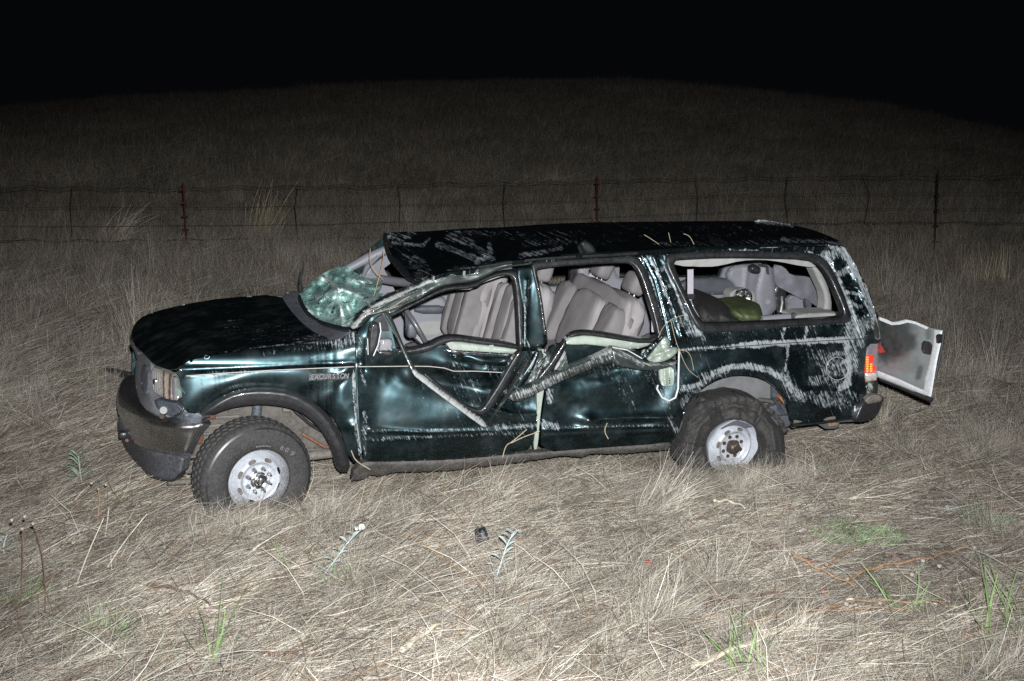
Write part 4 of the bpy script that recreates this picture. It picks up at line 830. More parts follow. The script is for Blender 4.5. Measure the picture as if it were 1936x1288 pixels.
# ---- far side of the body, with its window openings, and the inner trim
def xz(P, y): return [tuple(at_y([p], np.array([y]))[0][[0,2]]) for p in P]
def flat_xz(name, outline, holes, y, th, mat, step=.08, wob=.012):
    O = resample(np.array(outline, float), step); H = [resample(np.array(h, float), step*.7) for h in holes]
    P, T = cdt(O, H, step)
    Y = y+wob*fbm(P*3, 5)*2-.22*np.clip(P[:,1]-1.3, 0, 1)*1.0
    return mesh_sheet(name, P, T, np.stack([P[:,0], Y, P[:,1]], 1), np.array([0, th, 0.]), mat, car)
O1 = xz([(724,506),(756,480),(1000,478),(1000,546),(860,549),(786,560),(750,556)], .93)
O2 = xz([(1012,478),(1077,478),(1080,540),(1013,541)], .93)
O3 = xz([(1168,480),(1372,480),(1362,524),(1170,526)], .93)
O4 = xz([(1478,476),(1536,480),(1544,510),(1540,524),(1510,522),(1494,514),(1484,500)], .93)
body = [(-.85,.62),(-.5,.5),(.75,.45),(2.9,.45),(3.1,.8),(3.48,.98),(3.9,.8),(4.0,.55),(4.75,.60),(4.82,1.25),(4.55,1.84),(2.6,1.80),(1.6,1.78),(1.15,1.72),(.62,1.28),(-.3,1.16),(-.82,1.02)]
flat_xz('far_side_skin', body, [O1, O2, O3, O4], 1.0, .02, M['paint_far'])
itr = [(.72,.60),(4.0,.60),(4.72,.62),(4.70,1.3),(4.47,1.80),(2.6,1.76),(1.65,1.74),(1.25,1.66),(.72,1.22)]
flat_xz('far_side_trim', itr, [O1, O2, O3, O4], .93, .03, M['trim'])
box('floor', (.68,-.90,.52), (4.70,.93,.60), M['trimdark'], car, .01)
def ip(name, P, m, y, th=.04, step=4, cut=1, parent=car, **k): return panel(name, P, M[m], parent, y=y, step=step, cut=cut, tv=(0,th,0), **k)
# far door panels: armrest, pull pocket
fdp = ip('far_door_panel', [(776,566),(798,560),(838,560),(848,575),(852,600),(852,660),(780,664),(770,620)], 'trim', .88, bulge=(.03,6))
ip('armrest', [(782,578),(844,577),(848,594),(784,594)], 'trimdark', .84, parent=fdp, bulge=(.03,4)); ip('map_pocket', [(786,606),(834,604),(840,612),(841,636),(786,640)], 'headliner', .86, parent=fdp, bulge=(.02,6))
fdp2 = ip('far_door_panel', [(1018,542),(1060,542),(1092,546),(1092,640),(1020,640)], 'trim', .88, bulge=(.02,5))
ip('armrest', [(1020,556),(1052,556),(1064,566),(1066,588),(1024,590)], 'trimdark', .84, parent=fdp2, bulge=(.03,5)); ip('armrest_cap', [(1022,572),(1062,572),(1065,580),(1024,581)], 'plastic', .80, parent=fdp2, bulge=(.02,3))
ip('far_b_pillar', [(858,540),(868,540),(868,600),(860,612)], 'plastic', .82, bulge=(.01,3)); tube('far_belt', [V(872,552,.78), V(866,600,.6), V(856,634,.5)], .025, M['belt'], car, 6, .2)
tube('far_belt', [V(878,540,.8), V(884,556,.76)], .03, M['belt'], car, 6, .2)
ip('far_c_pillar_seal', [(1078,505),(1092,505),(1092,545),(1086,548),(1078,540)], 'plastic', .86)
ip('far_c_pillar', [(1092,500),(1160,496),(1166,522),(1180,530),(1210,532),(1210,560),(1100,560),(1094,540)], 'trim', .84, bulge=(.03,5))
tube('belt_anchor', [V(1112,514,.74), V(1126,513,.74)], .018, M['chrome'], car, 6); tube('far_belt', [V(1120,518,.74), V(1116,536,.70)], .028, M['belt'], car, 6, .2)
tube('grab_handle', [V(1012,520,.80), V(1030,516,.7), V(1042,508,.7), V(1044,500,.78)], .018, M['trim'], car, 8)
tube('grab_handle', [V(1094,500,.6), V(1110,504,.6), V(1128,500,.6)], .014, M['headliner'], car, 8)
# far cargo side: big moulded panel, dark pillar slot, loose flap
ip('cargo_ledge', [(1284,527),(1376,524),(1400,540),(1400,556),(1286,560)], 'trimdark', .84, bulge=(.03,6))
ip('cargo_side_panel', [(1372,524),(1382,504),(1412,499),(1430,500),(1460,502),(1466,530),(1470,600),(1400,606),(1396,560),(1390,540)], 'trim', .80, step=4, bulge=(.03,8), creases=[([(1412,505),(1408,545)],3,-.03),([(1440,505),(1430,548),(1432,600)],4,.03)])
ip('pillar_slot', [(1464,534),(1488,546),(1491,600),(1468,601)], 'plastic', .79, bulge=(.01,3)); tube('slot_bracket', [V(1478,560,.76), V(1479,572,.76), V(1476,590,.76)], .014, M['badge'], car, 6)
fl_ = ip('loose_trim_flap', [(1462,500),(1482,504),(1496,522),(1536,524),(1550,540),(1562,570),(1566,588),(1552,584),(1534,572),(1520,568),(1490,552),(1466,540)], 'trim', [(1462,500,.7),(1482,504,.62),(1536,524,.2),(1566,588,-.1),(1466,540,.66)], th=.03, wav=.05, step=3.5)
ip('flap_backing', [(1522,564),(1534,570),(1534,590),(1526,590)], 'trimdark', .1, parent=fl_)
ip('rear_inner_pillar', [(1532,500),(1548,506),(1562,532),(1572,566),(1572,590),(1556,596),(1560,560),(1546,530)], 'headliner', -.45, th=.1, wav=.03, bulge=(.02,4))
ip('cargo_rear_panel', [(1488,556),(1522,566),(1530,594),(1490,600)], 'trim', .5, wav=.03)
ip('upper_bracket', [(1417,504),(1428,500),(1438,506),(1438,516),(1430,519),(1418,516)], 'plastic', .68, bulge=(.03,4)); tube('bracket_plate', [V(1436,502,.72), V(1450,504,.72), V(1452,518,.72)], .03, M['bluegrey'], car, 6, .3)
tube('panel_fastener', [V(1451,571,.76), V(1451,571,.72)], .024, M['trimdark'], car, 12)
sp = ip('speaker_housing', [(1380,552),(1396,546),(1422,548),(1430,558),(1430,574),(1384,582),(1379,566)], 'headliner', .66, th=.12, step=3, bulge=(.02,4))
def disc(name, px, y, r, mat, parent, prof, n=28, rot=(0,0,0)):
    o = lathe(name, [(a*r, b) for a, b in prof], mat, parent, n); c = V(px[0], px[1], y); o.location = c; o.rotation_euler = rot; return o
disc('speaker_cone', (1405,563), .60, .085, M['chrome'], sp, [(0,-.012),(.28,-.02),(.34,0),(.7,.012),(.82,-.012),(1,-.01),(1,.02)])
for k in range(8):
    a = k*math.pi/4+.3; c = V(1405,563,.585); loc(rbox('speaker_spoke', (0,0,0), (.02,.012,.02), M['badge'], sp, .4, sub=2), c+Vector((.055*math.cos(a), 0, .055*math.sin(a))))
tube('near_sill_tube', [V(1440,604,-.55), V(1470,601,-.55), V(1500,599,-.55)], .028, M['trim'], car, 10)
ip('near_sill_padding', [(1500,594),(1576,590),(1592,594),(1594,601),(1504,606)], 'headliner', -.60, th=.2, step=3, wav=.03, bulge=(.03,4))
ip('sill_clip', [(1500,593),(1508,593),(1508,606),(1501,607)], 'trimdark', -.62, th=.04); ip('corner_socket', [(1583,592),(1594,590),(1596,602),(1584,603)], 'hub', -.66, th=.04)
ip('near_belt', [(1300,510),(1311,509),(1311,560),(1308,568),(1300,568)], 'belt', -.60, th=.006, step=4, cut=0); box('belt_buckle', (-.03,-.012,-.02), (.03,.012,.02), M['plastic'], car, .004, c=V(1306,561,-.62))
tube('belt_stalk', [V(1306,568,-.60), V(1312,584,-.62), V(1322,600,-.66)], .016, M['plastic'], car, 8)
ip('near_belt', [(1232,578),(1240,574),(1244,600),(1243,628),(1232,628)], 'belt', -.80, th=.006, step=4, cut=0)

# ---- seats
def seat(name, c, w_, top, h, rake, mat, heads=1, seed=0, label=None):
    s = bpy.data.objects.new(name, None); COL.objects.link(s); s.parent = car; s.location = c
    L = h
    zc = top-c[2]-L/2
    rbox('seat_back', (.02+rake*.1,0,zc), (.22,w_,L), M[mat], s, .32, (0,rake,0), .10, 8, seed)
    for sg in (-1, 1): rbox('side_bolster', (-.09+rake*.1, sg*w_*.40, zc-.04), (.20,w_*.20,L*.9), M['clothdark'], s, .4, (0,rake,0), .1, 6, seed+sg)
    rbox('centre_fluting', (-.11+rake*.1, 0, zc-.02), (.12,w_*.46,L*.9), M[mat], s, .42, (0,rake,0), .12, 6, seed+5)
    rbox('seat_cushion', (-.26,0,-.09), (.56,w_,.2), M[mat], s, .35, (0,-.1,0), .08, 6, seed+2)
    n = heads
    for k in range(n):
        yy = 0 if n == 1 else (-w_*.27 if k == 0 else w_*.27)
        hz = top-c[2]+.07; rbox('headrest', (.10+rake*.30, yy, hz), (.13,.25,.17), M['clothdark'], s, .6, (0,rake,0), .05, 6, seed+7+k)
        for q in (-.05, .05): tube('headrest_post', [(.09+rake*.25, yy+q, hz-.14), (.10+rake*.3, yy+q, hz)], .007, M['chrome'], s, 6)
    return s
seat('driver_seat', (1.93,-.38,.92), .54, 1.60, .66, .24, 'cloth', 1, 1)
seat('passenger_seat', (1.80,.40,.92), .56, 1.62, .66, .24, 'cloth', 1, 4)
seat('middle_bench', (2.66,.05,.92), 1.30, 1.47, .58, .42, 'cloth', 2, 8)
seat('rear_bench', (3.35,.05,.70), 1.2, 1.02, .36, 1.2, 'cloth', 0, 12)
ip('seat_trim_plate', [(925,643),(972,641),(974,658),(925,656)], 'trim', -.62, th=.03)
# dash and steering wheel
box('dashboard', (.70,-.88,.92), (1.02,.88,1.20), M['trimdark'], car, .05)
tube('steering_column', [(.95,-.42,1.05), (1.10,-.42,1.10)], .035, M['plastic'], car, 8)
SWc = V(783,617,-.42); tor = []
ax = Vector((-.86,0,-.5)).normalized(); e1 = Vector((0,1,0)); e2 = ax.cross(e1).normalized()
ring = [SWc+(e1*math.cos(a)+e2*math.sin(a))*.20 for a in np.linspace(0, 2*math.pi, 33)]
sw = tube('steering_wheel', ring, .019, M['wheelrim'], car, 8, 1, False)
for a in (0, 2.1, 4.2): tube('spoke', [SWc+ax*.04, SWc+(e1*math.cos(a)+e2*math.sin(a))*.195], [.03,.012], M['wheelrim'], sw, 6)
rbox('horn_pad', tuple(SWc+ax*.03), (.07,.15,.12), M['trimdark'], sw, .4, sub=4)

# ---- wheels
WG = .10    # local height of the ground
def wheel_root(name, c, steer, tilt=0):
    s = bpy.data.objects.new(name, None); COL.objects.link(s); s.parent = car; s.location = c; s.rotation_euler = (tilt, 0, steer); return s
def rim_disc(parent, mat, seed=0, dirty=0, spin=0.0):
    R = .19; O = np.array([(R*math.cos(a), R*math.sin(a)) for a in np.linspace(0, 2*math.pi, 65)[:-1]])
    H = []
    for k in range(8):
        a = k*math.pi/4+.2+spin; h = []
        for t in np.linspace(0, 2*math.pi, 15)[:-1]:
            u, v = .030*math.cos(t), .0115*math.sin(t); u = math.copysign(abs(math.cos(t))**.6*.028, math.cos(t)); rr = .147+v
            h.append((rr*math.cos(a+u/rr), rr*math.sin(a+u/rr)))
        H.append(np.array(h))
    H.append(np.array([(.052*math.cos(a), .052*math.sin(a)) for a in np.linspace(0, 2*math.pi, 29)[:-1]]))
    P, T = cdt(O, H, .0085)
    rr = np.hypot(P[:,0], P[:,1])
    d = np.interp(rr, [0,.05,.075,.10,.112,.125,.135,.150,.165,.178,.19], [.012,.012,.012,.014,.004,-.018,-.024,-.018,.004,.024,.050])
    return mesh_sheet('rim_disc', P, T, np.stack([P[:,0], d, P[:,1]], 1), np.array([0,.006,0.]), mat, parent)
fw = wheel_root('front_wheel', V(489,908,-.93), math.radians(17), 0)
sq = V(489,908,-.93).z-WG
def flat_tyre(a, j, r, d):
    z = r*math.sin(a); lim = -sq+.005
    if z < lim: 
        b = (lim-z); d = d+(-.045 if d < .13 else .045)*min(1, b/.06); r = lim/math.sin(a)
        r = max(r, .2)
    return r, d
# profile: bead, sidewall, shoulder, tread; d=0 at the outer sidewall face, going back to .25
tp = [(.212,.02),(.222,-.004),(.235,-.016),(.27,-.024),(.31,-.024),(.345,-.016),(.372,-.002),(.388,.014),(.394,.030),(.395,.055),(.386,.058),(.386,.068),(.397,.071),(.398,.105),(.388,.108),(.388,.118),(.399,.121),(.399,.155),(.388,.158),(.388,.168),(.397,.171),(.394,.205),(.386,.225),(.34,.25),(.25,.25),(.212,.235)]
tyre = lathe('tyre', tp, M['tyre'], fw, 150, fn=lambda a,j,r,d: flat_tyre(a, j, r-(.009 if (7 <= j <= 22 and int(a*150/6.2832+(j//4)*1.0) % 3 == 0) else 0)+(.005*math.sin(a*50) if j in (5,6,7) else 0), d), closed=False)
rimo = lathe('rim_flange', [(.190,.052),(.196,.040),(.205,.008),(.214,-.010),(.221,-.010),(.222,.0),(.214,.02),(.205,.06),(.19,.10),(.188,.22)], M['chrome'], fw, 96)
rd = rim_disc(fw, M['whitewheel'], spin=.15)
lathe('wheel_hub', [(0,-.034),(.022,-.034),(.030,-.030),(.030,-.036),(.038,-.040),(.046,-.034),(.050,-.012),(.058,-.008),(.060,.012)], M['chrome'], fw, 40)
lathe('hub_lock_dial', [(0,-.030),(.026,-.031),(.029,-.034),(.031,-.034)], M['hub'], fw, 24); box('dial_handle', (-.005,-.046,-.024), (.005,-.030,.024), M['badge'], fw, .002, rot=(0,.3,0))
for k in range(8):
    a = k*math.pi/4+.39
    o = lathe('lug_nut', [(0,-.034),(.007,-.033),(.0105,-.026),(.012,-.004),(.0155,0),(.016,.012)], M['chrome'], fw, 10); o.location = (.082*math.cos(a), -.004, .082*math.sin(a))
lathe('brake_drum', [(.0,.05),(.16,.06),(.17,.18)], M['frame'], fw, 32)
for ch, a, rr_, s_ in (('B',.93,.262,.030),('0',.78,.270,.032),('9',.60,.278,.036)):
    o = text_mesh('tyre_letter', ch, M['tyretext'], tyre, size=s_*1.4, extrude=.0015, offset=-.0006); o.location = (rr_*math.cos(a), -.026, rr_*math.sin(a)); o.rotation_euler = (math.pi/2, -(a-math.pi/2), 0)
for k in range(11):       # the worn raised print along the bead
    a = 1.65-k*.040; box('bead_print', (-.0022,-.002,-.004), (.0022,.001,.004), M['tyretext'], tyre, 0, rot=(0,-(a-math.pi/2)+.2*(-1)**k,0), c=(.243*math.cos(a), -.019, .243*math.sin(a)))
lathe('wet_sidewall_band', [(.355,-.013),(.368,-.007)], M['plastic'], fw, 90, fn=lambda a,j,r,d: flat_tyre(a, j, r, d))

rw = wheel_root('rear_wheel', V(1386,845,-.90), math.radians(6), 0.05)
rim_disc(rw, M['whitewheel'], 3, spin=.35)
lathe('rim_flange', [(.188,.048),(.194,.034),(.204,.004),(.213,-.012),(.222,-.012),(.224,.0),(.214,.03),(.205,.06),(.19,.10),(.188,.22)], M['whitewheel'], rw, 96, fn=lambda a,j,r,d: (r+.003*math.sin(a*9), d+.004*math.sin(a*5)))
lathe('wheel_hub', [(0,-.05),(.03,-.052),(.040,-.046),(.046,-.030),(.052,-.01),(.054,.012)], M['hub'], rw, 24, fn=lambda a,j,r,d: (r*(1+.12*math.sin(a*4+j)), d))
for k in range(8):
    a = k*math.pi/4+.39; o = lathe('lug_hole', [(0,.004),(.011,.002),(.014,-.004),(.016,.010)], M['hub'], rw, 10); o.location = (.082*math.cos(a), .008, .082*math.sin(a))
lathe('brake_drum', [(.0,.05),(.16,.06),(.17,.18)], M['frame'], rw, 32)
RT = [(1284,879),(1285,852),(1290,822),(1298,795),(1302,776),(1323,760),(1354,751),(1387,745),(1418,750),(1438,759),(1449,776),(1464,798),(1476,808),(1482,819),(1485,850),(1485,878),(1440,884),(1386,900),(1330,890)]
ci_ = [(1389+55*math.cos(a), 848+54*math.sin(a)) for a in np.linspace(0, 6.283, 33)[:-1]]
torn = panel('shredded_tyre', RT, M['carcass'], rw, y=[(1284,879,-.98),(1302,776,-.92),(1387,745,-.86),(1482,819,-1.0),(1485,878,-1.02),(1389,900,-1.0),(1334,848,-1.0),(1444,848,-.98),(1389,794,-.95)], step=3.4, cut=0, holes=[ci_], hcut=0, tv=(.02,.20,0), wav=.05, bulge=(.05,9), jag=3,
      dents=[(1360,775,14,10,20,.06),(1420,780,12,14,-20,.06),(1310,830,10,26,10,-.05),(1340,790,8,14,30,-.05),(1462,840,12,26,0,-.04),(1400,768,8,10,0,-.05)],
      creases=[([(1310,846),(1322,806),(1350,778),(1388,766),(1430,776),(1458,806),(1466,850)],4,-.05),([(1300,800),(1330,775),(1345,800)],3,-.05),([(1360,756),(1372,800)],3,.04),([(1440,770),(1430,800)],3,-.05),([(1395,748),(1404,790)],3,.05),([(1294,840),(1330,846)],2.5,.04),([(1290,862),(1326,866)],2.5,.04),([(1320,764),(1336,790)],2.5,.04)], seed=71)
torn.matrix_parent_inverse = (Matrix.Translation(rw.location) @ rw.rotation_euler.to_matrix().to_4x4()).inverted()
# block tread left on the carcass
for k in range(11):
    t = k/10; x_ = np.interp(t, [0,.5,1], [1287,1292,1316]); y_ = np.interp(t, [0,.5,1], [876,822,772])
    b = rbox('tread_block', tuple(V(x_+5, y_, -.95)), (.085,.07,.034), M['carcass'], rw, .12, (0,-.3-t*.8,0), .2, 2, k); b.matrix_parent_inverse = torn.matrix_parent_inverse
for k in range(7):
    x_, y_ = 1300+4*k, 804-5*k
    b = rbox('tread_block', tuple(V(x_, y_-16, -.84)), (.06,.10,.04), M['carcass'], rw, .25, (0,-.9,0), .2, 2, k); b.matrix_parent_inverse = torn.matrix_parent_inverse
# far wheels
for k in range(16):        # lugs round the crown of the carcass
    a = math.radians(25+k*8.6); q_ = (1386+97*math.cos(a), 850-101*math.sin(a)); b = rbox('tread_block', tuple(V(q_[0], q_[1], -.84)), (.045,.20,.036), M['carcass'], rw, .12, (0,-(a-math.pi/2),0), .2, 2, k); b.matrix_parent_inverse = torn.matrix_parent_inverse
for nm, X_ in (('far_front_wheel', 0.0), ('far_rear_wheel', 3.48)):
    s = wheel_root(nm, (X_, .70, .38), 0.29 if X_ < 1 else 0)
    lathe('tyre', tp, M['tyre'], s, 48, fn=lambda a,j,r,d: (min(r, abs((.27)/min(-1e-3, math.sin(a))) if math.sin(a) < 0 else r), d)); lathe('rim_disc', [(0,.2),(.2,.22),(.21,.03)], M['frame'], s, 32)

# ------------------------------------------------------------------ things around and inside
def top(o, label, cat, group=None): return setp(o, label, cat, group)
CARM = Matrix(RV.tolist()).to_4x4()
def lw(p): return tuple(RV @ np.array(p, float))
def px_ground(px, py, dz=0.0):
    d = wray([(px, py)])[0]; t = 3.0
    ts = np.arange(2.5, 60, .02); Q = CAM+d*ts[:,None]; k = np.argmax(Q[:,2] < ground(Q[:,0], Q[:,1])+dz)
    return Vector(Q[k])
def world_panel(name, P, y, mat, **k):        # built in the wreck's frame, then left free-standing
    o = panel(name, P, mat, None, y=y, **k); o.matrix_world = CARM; return o
jk = world_panel('black_jacket', [(1314,590),(1318,570),(1334,562),(1354,561),(1368,572),(1380,582),(1382,596),(1400,604),(1398,612),(1340,613),(1326,606)], [(1314,590,-.55),(1350,561,-.30),(1400,606,-.60),(1340,610,-.66)], M['blackcloth'], step=3, cut=1, tv=(0,.35,0), bulge=(.14,22), wav=.05,
      creases=[([(1340,564),(1336,600)],4,.03),([(1352,562),(1362,604)],4,.03),([(1322,576),(1350,606)],4,-.02)])
top(jk, 'crumpled black jacket lying inside the rear side window', 'jacket')
gb = world_panel('green_stuff_sack', [(1378,580),(1400,576),(1420,574),(1434,572),(1441,588),(1443,606),(1404,610),(1384,596)], [(1378,580,-.42),(1434,572,-.32),(1443,606,-.56),(1404,610,-.58)], M['greencloth'], step=2.6, cut=1, tv=(0,.3,0), bulge=(.11,15), wav=.03,
      creases=[([(1380,582),(1400,590)],3,.02),([(1420,590),(1440,600)],3,.02),([(1432,576),(1420,584)],3,.02),([(1392,580),(1410,600)],4,.02)])
top(gb, 'olive green nylon sack beside the black jacket in the cargo window', 'bag')
st = tube('torn_trim_strip', [px_ground(196,697,.20), px_ground(212,700,.22), px_ground(232,707,.22), px_ground(262,712,.2)], [.02,.05,.06,.05], M['plastic'], None, 8, .35)
top(st, 'black torn strip of trim lying on the grass in front of the bumper', 'trim strip')

# fence
fence = bpy.data.objects.new('wire_fence', None); COL.objects.link(fence); top(fence, 'rusty barbed wire fence on steel posts behind the wreck', 'fence')
def at_depth(px, py, D):
    d = wray([(px, py)])[0]; return CAM+d*(D/math.hypot(d[0], d[1]))
FD = lambda px: np.interp(px, [-300,0,348,1128,1773,2100,2400], [17.4,18.0,18.6,20.2,21.6,22.3,23])
for px, yt, ybm, lean, mt in ((346,345,470,7,'post'),(1129,332,470,0,'post'),(1774,322,440,-4,'postdark')):
    T_ = Vector(at_depth(px, yt, FD(px))); B_ = Vector(at_depth(px+lean, ybm, FD(px)+.0)); B_.z = float(ground(np.array([B_.x]), np.array([B_.y]))[0])-.1
    tube('post', [B_, T_], .028, M[mt], fence, 4, .55)
    for k in range(5): c = T_.lerp(B_, .08+.16*k); tube('post_stud', [c+Vector((-.05,-.02,0)), c+Vector((.05,-.02,0))], .012, M[mt], fence, 4)
wy = {0:[(-300,362),(0,356),(345,357),(600,352),(1128,343),(1450,335),(1773,333),(2300,334)], 1:[(-300,398),(0,394),(345,392),(600,390),(1128,380),(1450,367),(1773,364),(2300,366)],
      2:[(-300,432),(0,428),(345,427),(600,424),(1128,412),(1450,396),(1773,394),(2300,398)], 3:[(-300,462),(0,456),(345,455),(600,450),(1128,440),(1450,424),(1773,420),(2300,424)]}
WP = {}
for k, pl in wy.items():
    xs = np.arange(-260, 2260, 14.0); ys = np.interp(xs, [p[0] for p in pl], [p[1] for p in pl])+1.5*fbm(np.stack([xs/150., xs*0+k], 1), 3)*4
    pp = [Vector(at_depth(x_, y_, FD(x_))) for x_, y_ in zip(xs, ys)]; WP[k] = (xs, ys)
    tube('wire_strand', pp, .0027, M['wire'], fence, 5)
    if k in (0, 3): tube('wire_strand', [p+Vector((0,0,.028*math.sin(i*.9))) for i, p in enumerate(pp)], .003, M['wire'], fence, 4)
for px, b in ((135,2),(560,3),(755,-2),(953,2),(1318,-2),(1487,3),(1640,-6)):
    ys_ = [np.interp(px, *WP[k]) for k in range(4)]
    tube('wire_stay', [Vector(at_depth(px+b*math.sin(i*2.1)*1.0, y_, FD(px))) for i, y_ in enumerate([ys_[0]-4]+ys_+[ys_[3]+6])], .0058, M['wire'], fence, 5)

# plants one can point at
SILV = simple('silvery_leaf', (.36,.43,.42), .7, 0, .2, 30, .1); GRN = simple('green_leaf', (.14,.22,.09), .6, 0, .25, 30, .1); DSTEM = simple('brown_stem', (.30,.19,.11), .8, 0, .3, 30, .2); PSTEM = simple('pale_stem', (.50,.44,.34), .8, 0, .25, 30, .2); PETAL = simple('white_petal', (.75,.73,.66), .7, 0, .1, 30); YEL = simple('yellow_centre', (.65,.35,.04), .7, 0, .2, 30); RDST = simple('reddish_stem', (.13,.075,.055), .8, 0, .3, 30, .2); PUFF = simple('dry_flower_head', (.34,.30,.26), .9, 0, .2, 30); LEAFG = simple('dusty_leaf', (.26,.34,.25), .7, 0, .2, 30)
def up_pts(P, lift):
    """photo points -> stem rising from the ground at P[0]; the rest stand above it, leaning along the ground"""
    P = [tuple(q) for q in chaikin(P, 2, False)]; base = px_ground(*P[0]); out = [base]
    for i, p in enumerate(P[1:], 1):
        d = wray([p])[0]; yy = base.y+lift*i/(len(P)-1); t = (yy-CAM[1])/d[1]; out.append(Vector(CAM+d*t))
    return out
def leaf(name, p, d, L, w_, mat, parent, up=.2):
    d = Vector(d).normalized(); s = d.cross(Vector((0,-.3,1))).normalized(); vs, fs = [], []
    prof = [0,.6,1,.9,.6,.05]
    for i, k in enumerate(prof):
        t = i/(len(prof)-1); c = p+d*L*t+Vector((0,0,1))*(up*L*math.sin(t*2.6)); vs += [c-s*w_*k*.5, c+Vector((0,0,-w_*.12*k)), c+s*w_*k*.5]
    for i in range(len(prof)-1):
        b = 3*i; fs += [(b,b+1,b+4,b+3),(b+1,b+2,b+5,b+4)]
    return from_arrays(name, vs, fs, mat, parent)
def weed(name, P, label, n=11, Ls=.10, w_=.022, flower=False, mat=None, lift=.25, stem=.006, cat='plant', group=None):
    t_ = bpy.data.objects.new(name, None); COL.objects.link(t_); top(t_, label, cat, group); pp = up_pts(P, lift)
    pp = [Vector(q) for q in pp]; t_.location = pp[0]; loc_ = [q-pp[0] for q in pp]
    tube('stem', loc_, [stem*(1-.5*i/(len(pp)-1)) for i in range(len(pp))], mat or SILV, t_, 6)
    r_ = random.Random(len(label)); tot = loc_[-1]
    for k in range(n):
        t = .12+.85*k/n; i = min(int(t*(len(loc_)-1)), len(loc_)-2); q = loc_[i].lerp(loc_[i+1], t*(len(loc_)-1)-i)
        a = (0 if k % 2 else math.pi)+r_.uniform(-.9,.9); leaf('leaf', q, (math.cos(a), .6*math.sin(a)-.3, .25+.4*t), Ls*(1.1-.6*t), w_, mat or SILV, t_, .25)
    if flower:
        for (dx, dz) in ((0,0),(-.03,-.01)): rbox('flower_bud', tuple(loc_[-1]+Vector((dx,0,.012+dz))), (.035,.03,.035) if dx == 0 else (.02,.02,.02), PETAL, t_, .6, wr=.3, sub=3)
        rbox('flower_centre', tuple(loc_[-1]+Vector((0,-.018,.016))), (.012,.008,.012), YEL, t_, .6, sub=2)
    return t_
weed('silver_weed', [(590,1124),(612,1086),(636,1056),(660,1022),(684,1000)], 'silvery leafy weed topped by a small white flower bud', 15, .085, .020, True, lift=.10)
weed('silver_weed', [(926,1136),(936,1100),(948,1062),(958,1030),(972,1006)], 'silvery leafy weed without flower near the black scrap', 17, .10, .020, lift=.12)
weed('silver_weed', [(4,1080),(8,1056),(6,1030),(14,1010)], 'silvery leafy weed cut off by the frame edge beside tall dry stems', 9, .11, .024, lift=.1)
weed('green_sprig', [(1010,984),(1011,972),(1010,962),(1012,952)], 'small upright green broad-leaved sprig standing alone in matted grass', 7, .065, .03, mat=GRN, lift=.08)
weed('spiky_green_weed', [(158,942),(154,910),(150,880),(148,862)], 'bushy pale green upright weed near the bumper', 30, .13, .012, mat=LEAFG, lift=.1, stem=.006)
def stalk(P, mat, r_, label, lift=.05, name='dry_stalk', heads=(), group=None, cat='stem', z0=0):
    pp = up_pts(P, lift); o = tube(name, [p+Vector((0,0,z0)) for p in pp], [r_*(1-.5*i/(len(pp)-1)) for i in range(len(pp))], mat, None, 5); top(o, label, cat, group)
    for h in heads: rbox('seed_head', tuple(pp[-1]+Vector(h)), (.016,.014,.016), PUFF, o, .6, wr=.4, sub=2)
    return o
def ground_stick(P, mat, r_, label, z=.155, name='broken_stick', cat='stick', heads=(), group=None):
    P = chaikin([(p[0], p[1]) for p in P], 2, False); pp = [px_ground(p[0], p[1], z)+Vector((0,0,.008*math.sin(i*1.7))) for i, p in enumerate(P)]; o = tube(name, pp, [r_*1.25*(1-.5*i/(len(pp)-1)) for i in range(len(pp))], mat, None, 6); top(o, label, cat, group)
    for h in heads: c = px_ground(h[0], h[1], z+.02); rbox('seed_head', tuple(c), (.026,.026,.022), PUFF if len(h) == 2 else YEL, o, .55, wr=.4, sub=2)
    return o
ground_stick([(775,1012),(800,1030),(830,1052),(880,1088),(926,1124)], DSTEM, .0085, 'thick brown stalk lying slanted between the two silvery weeds')
ground_stick([(760,1232),(790,1205),(836,1176)], PSTEM, .013, 'short pale thick stalk lying below the two silvery weeds')
ground_stick([(1310,1262),(1400,1222),(1480,1192),(1560,1152)], PSTEM, .012, 'long pale split stalk slanting across the lower right grass')
ground_stick([(1560,1150),(1630,1133),(1700,1138),(1790,1136)], DSTEM, .007, 'thin brown stalk ending beside green blades on the lower right', heads=((1600,1142),(1664,1140)))
ground_stick([(1600,1098),(1640,1076),(1690,1065),(1760,1055),(1800,1040),(1842,1034)], DSTEM, .009, 'brown seed stalk with round heads by the bare soil patch', heads=((1842,1035),(1776,1070),(1735,1082),(1724,1086),(1745,1060)))
ground_stick([(1496,1046),(1530,1066),(1570,1086),(1620,1110)], DSTEM, .008, 'dark brown twig crossing over the red fragment')
ground_stick([(1330,1150),(1345,1135),(1400,1130),(1486,1118)], YEL if False else RDST, .008, 'rust coloured weed stem with forked tips in the lower right')
ground_stick([(1340,1146),(1344,1125),(1346,1113)], RDST, .007, 'short upright rust coloured twig by the forked stem')
ground_stick([(1562,1070),(1590,1050),(1616,1036)], DSTEM, .009, 'short brown twig stub beside the low green mat')
ground_stick([(1410,1182),(1470,1164),(1560,1152),(1720,1150)], DSTEM, .006, 'thin bent brown stem lying across the lower right grass')
ground_stick([(1600,1134),(1690,1136),(1780,1142),(1826,1156)], PSTEM, .007, 'long arched straw coloured stem reaching the right grass clump', z=.12)
ground_stick([(280,1106),(330,1112),(370,1126),(398,1142)], RDST, .0075, 'reddish brown broken stem lying left of the first silvery weed')
ground_stick([(170,1202),(200,1199),(240,1194)], RDST, .006, 'dark thin twig lying low in the left grass')
ground_stick([(500,1234),(560,1236),(620,1240)], RDST, .006, 'thin reddish twig at the bottom of the grass')
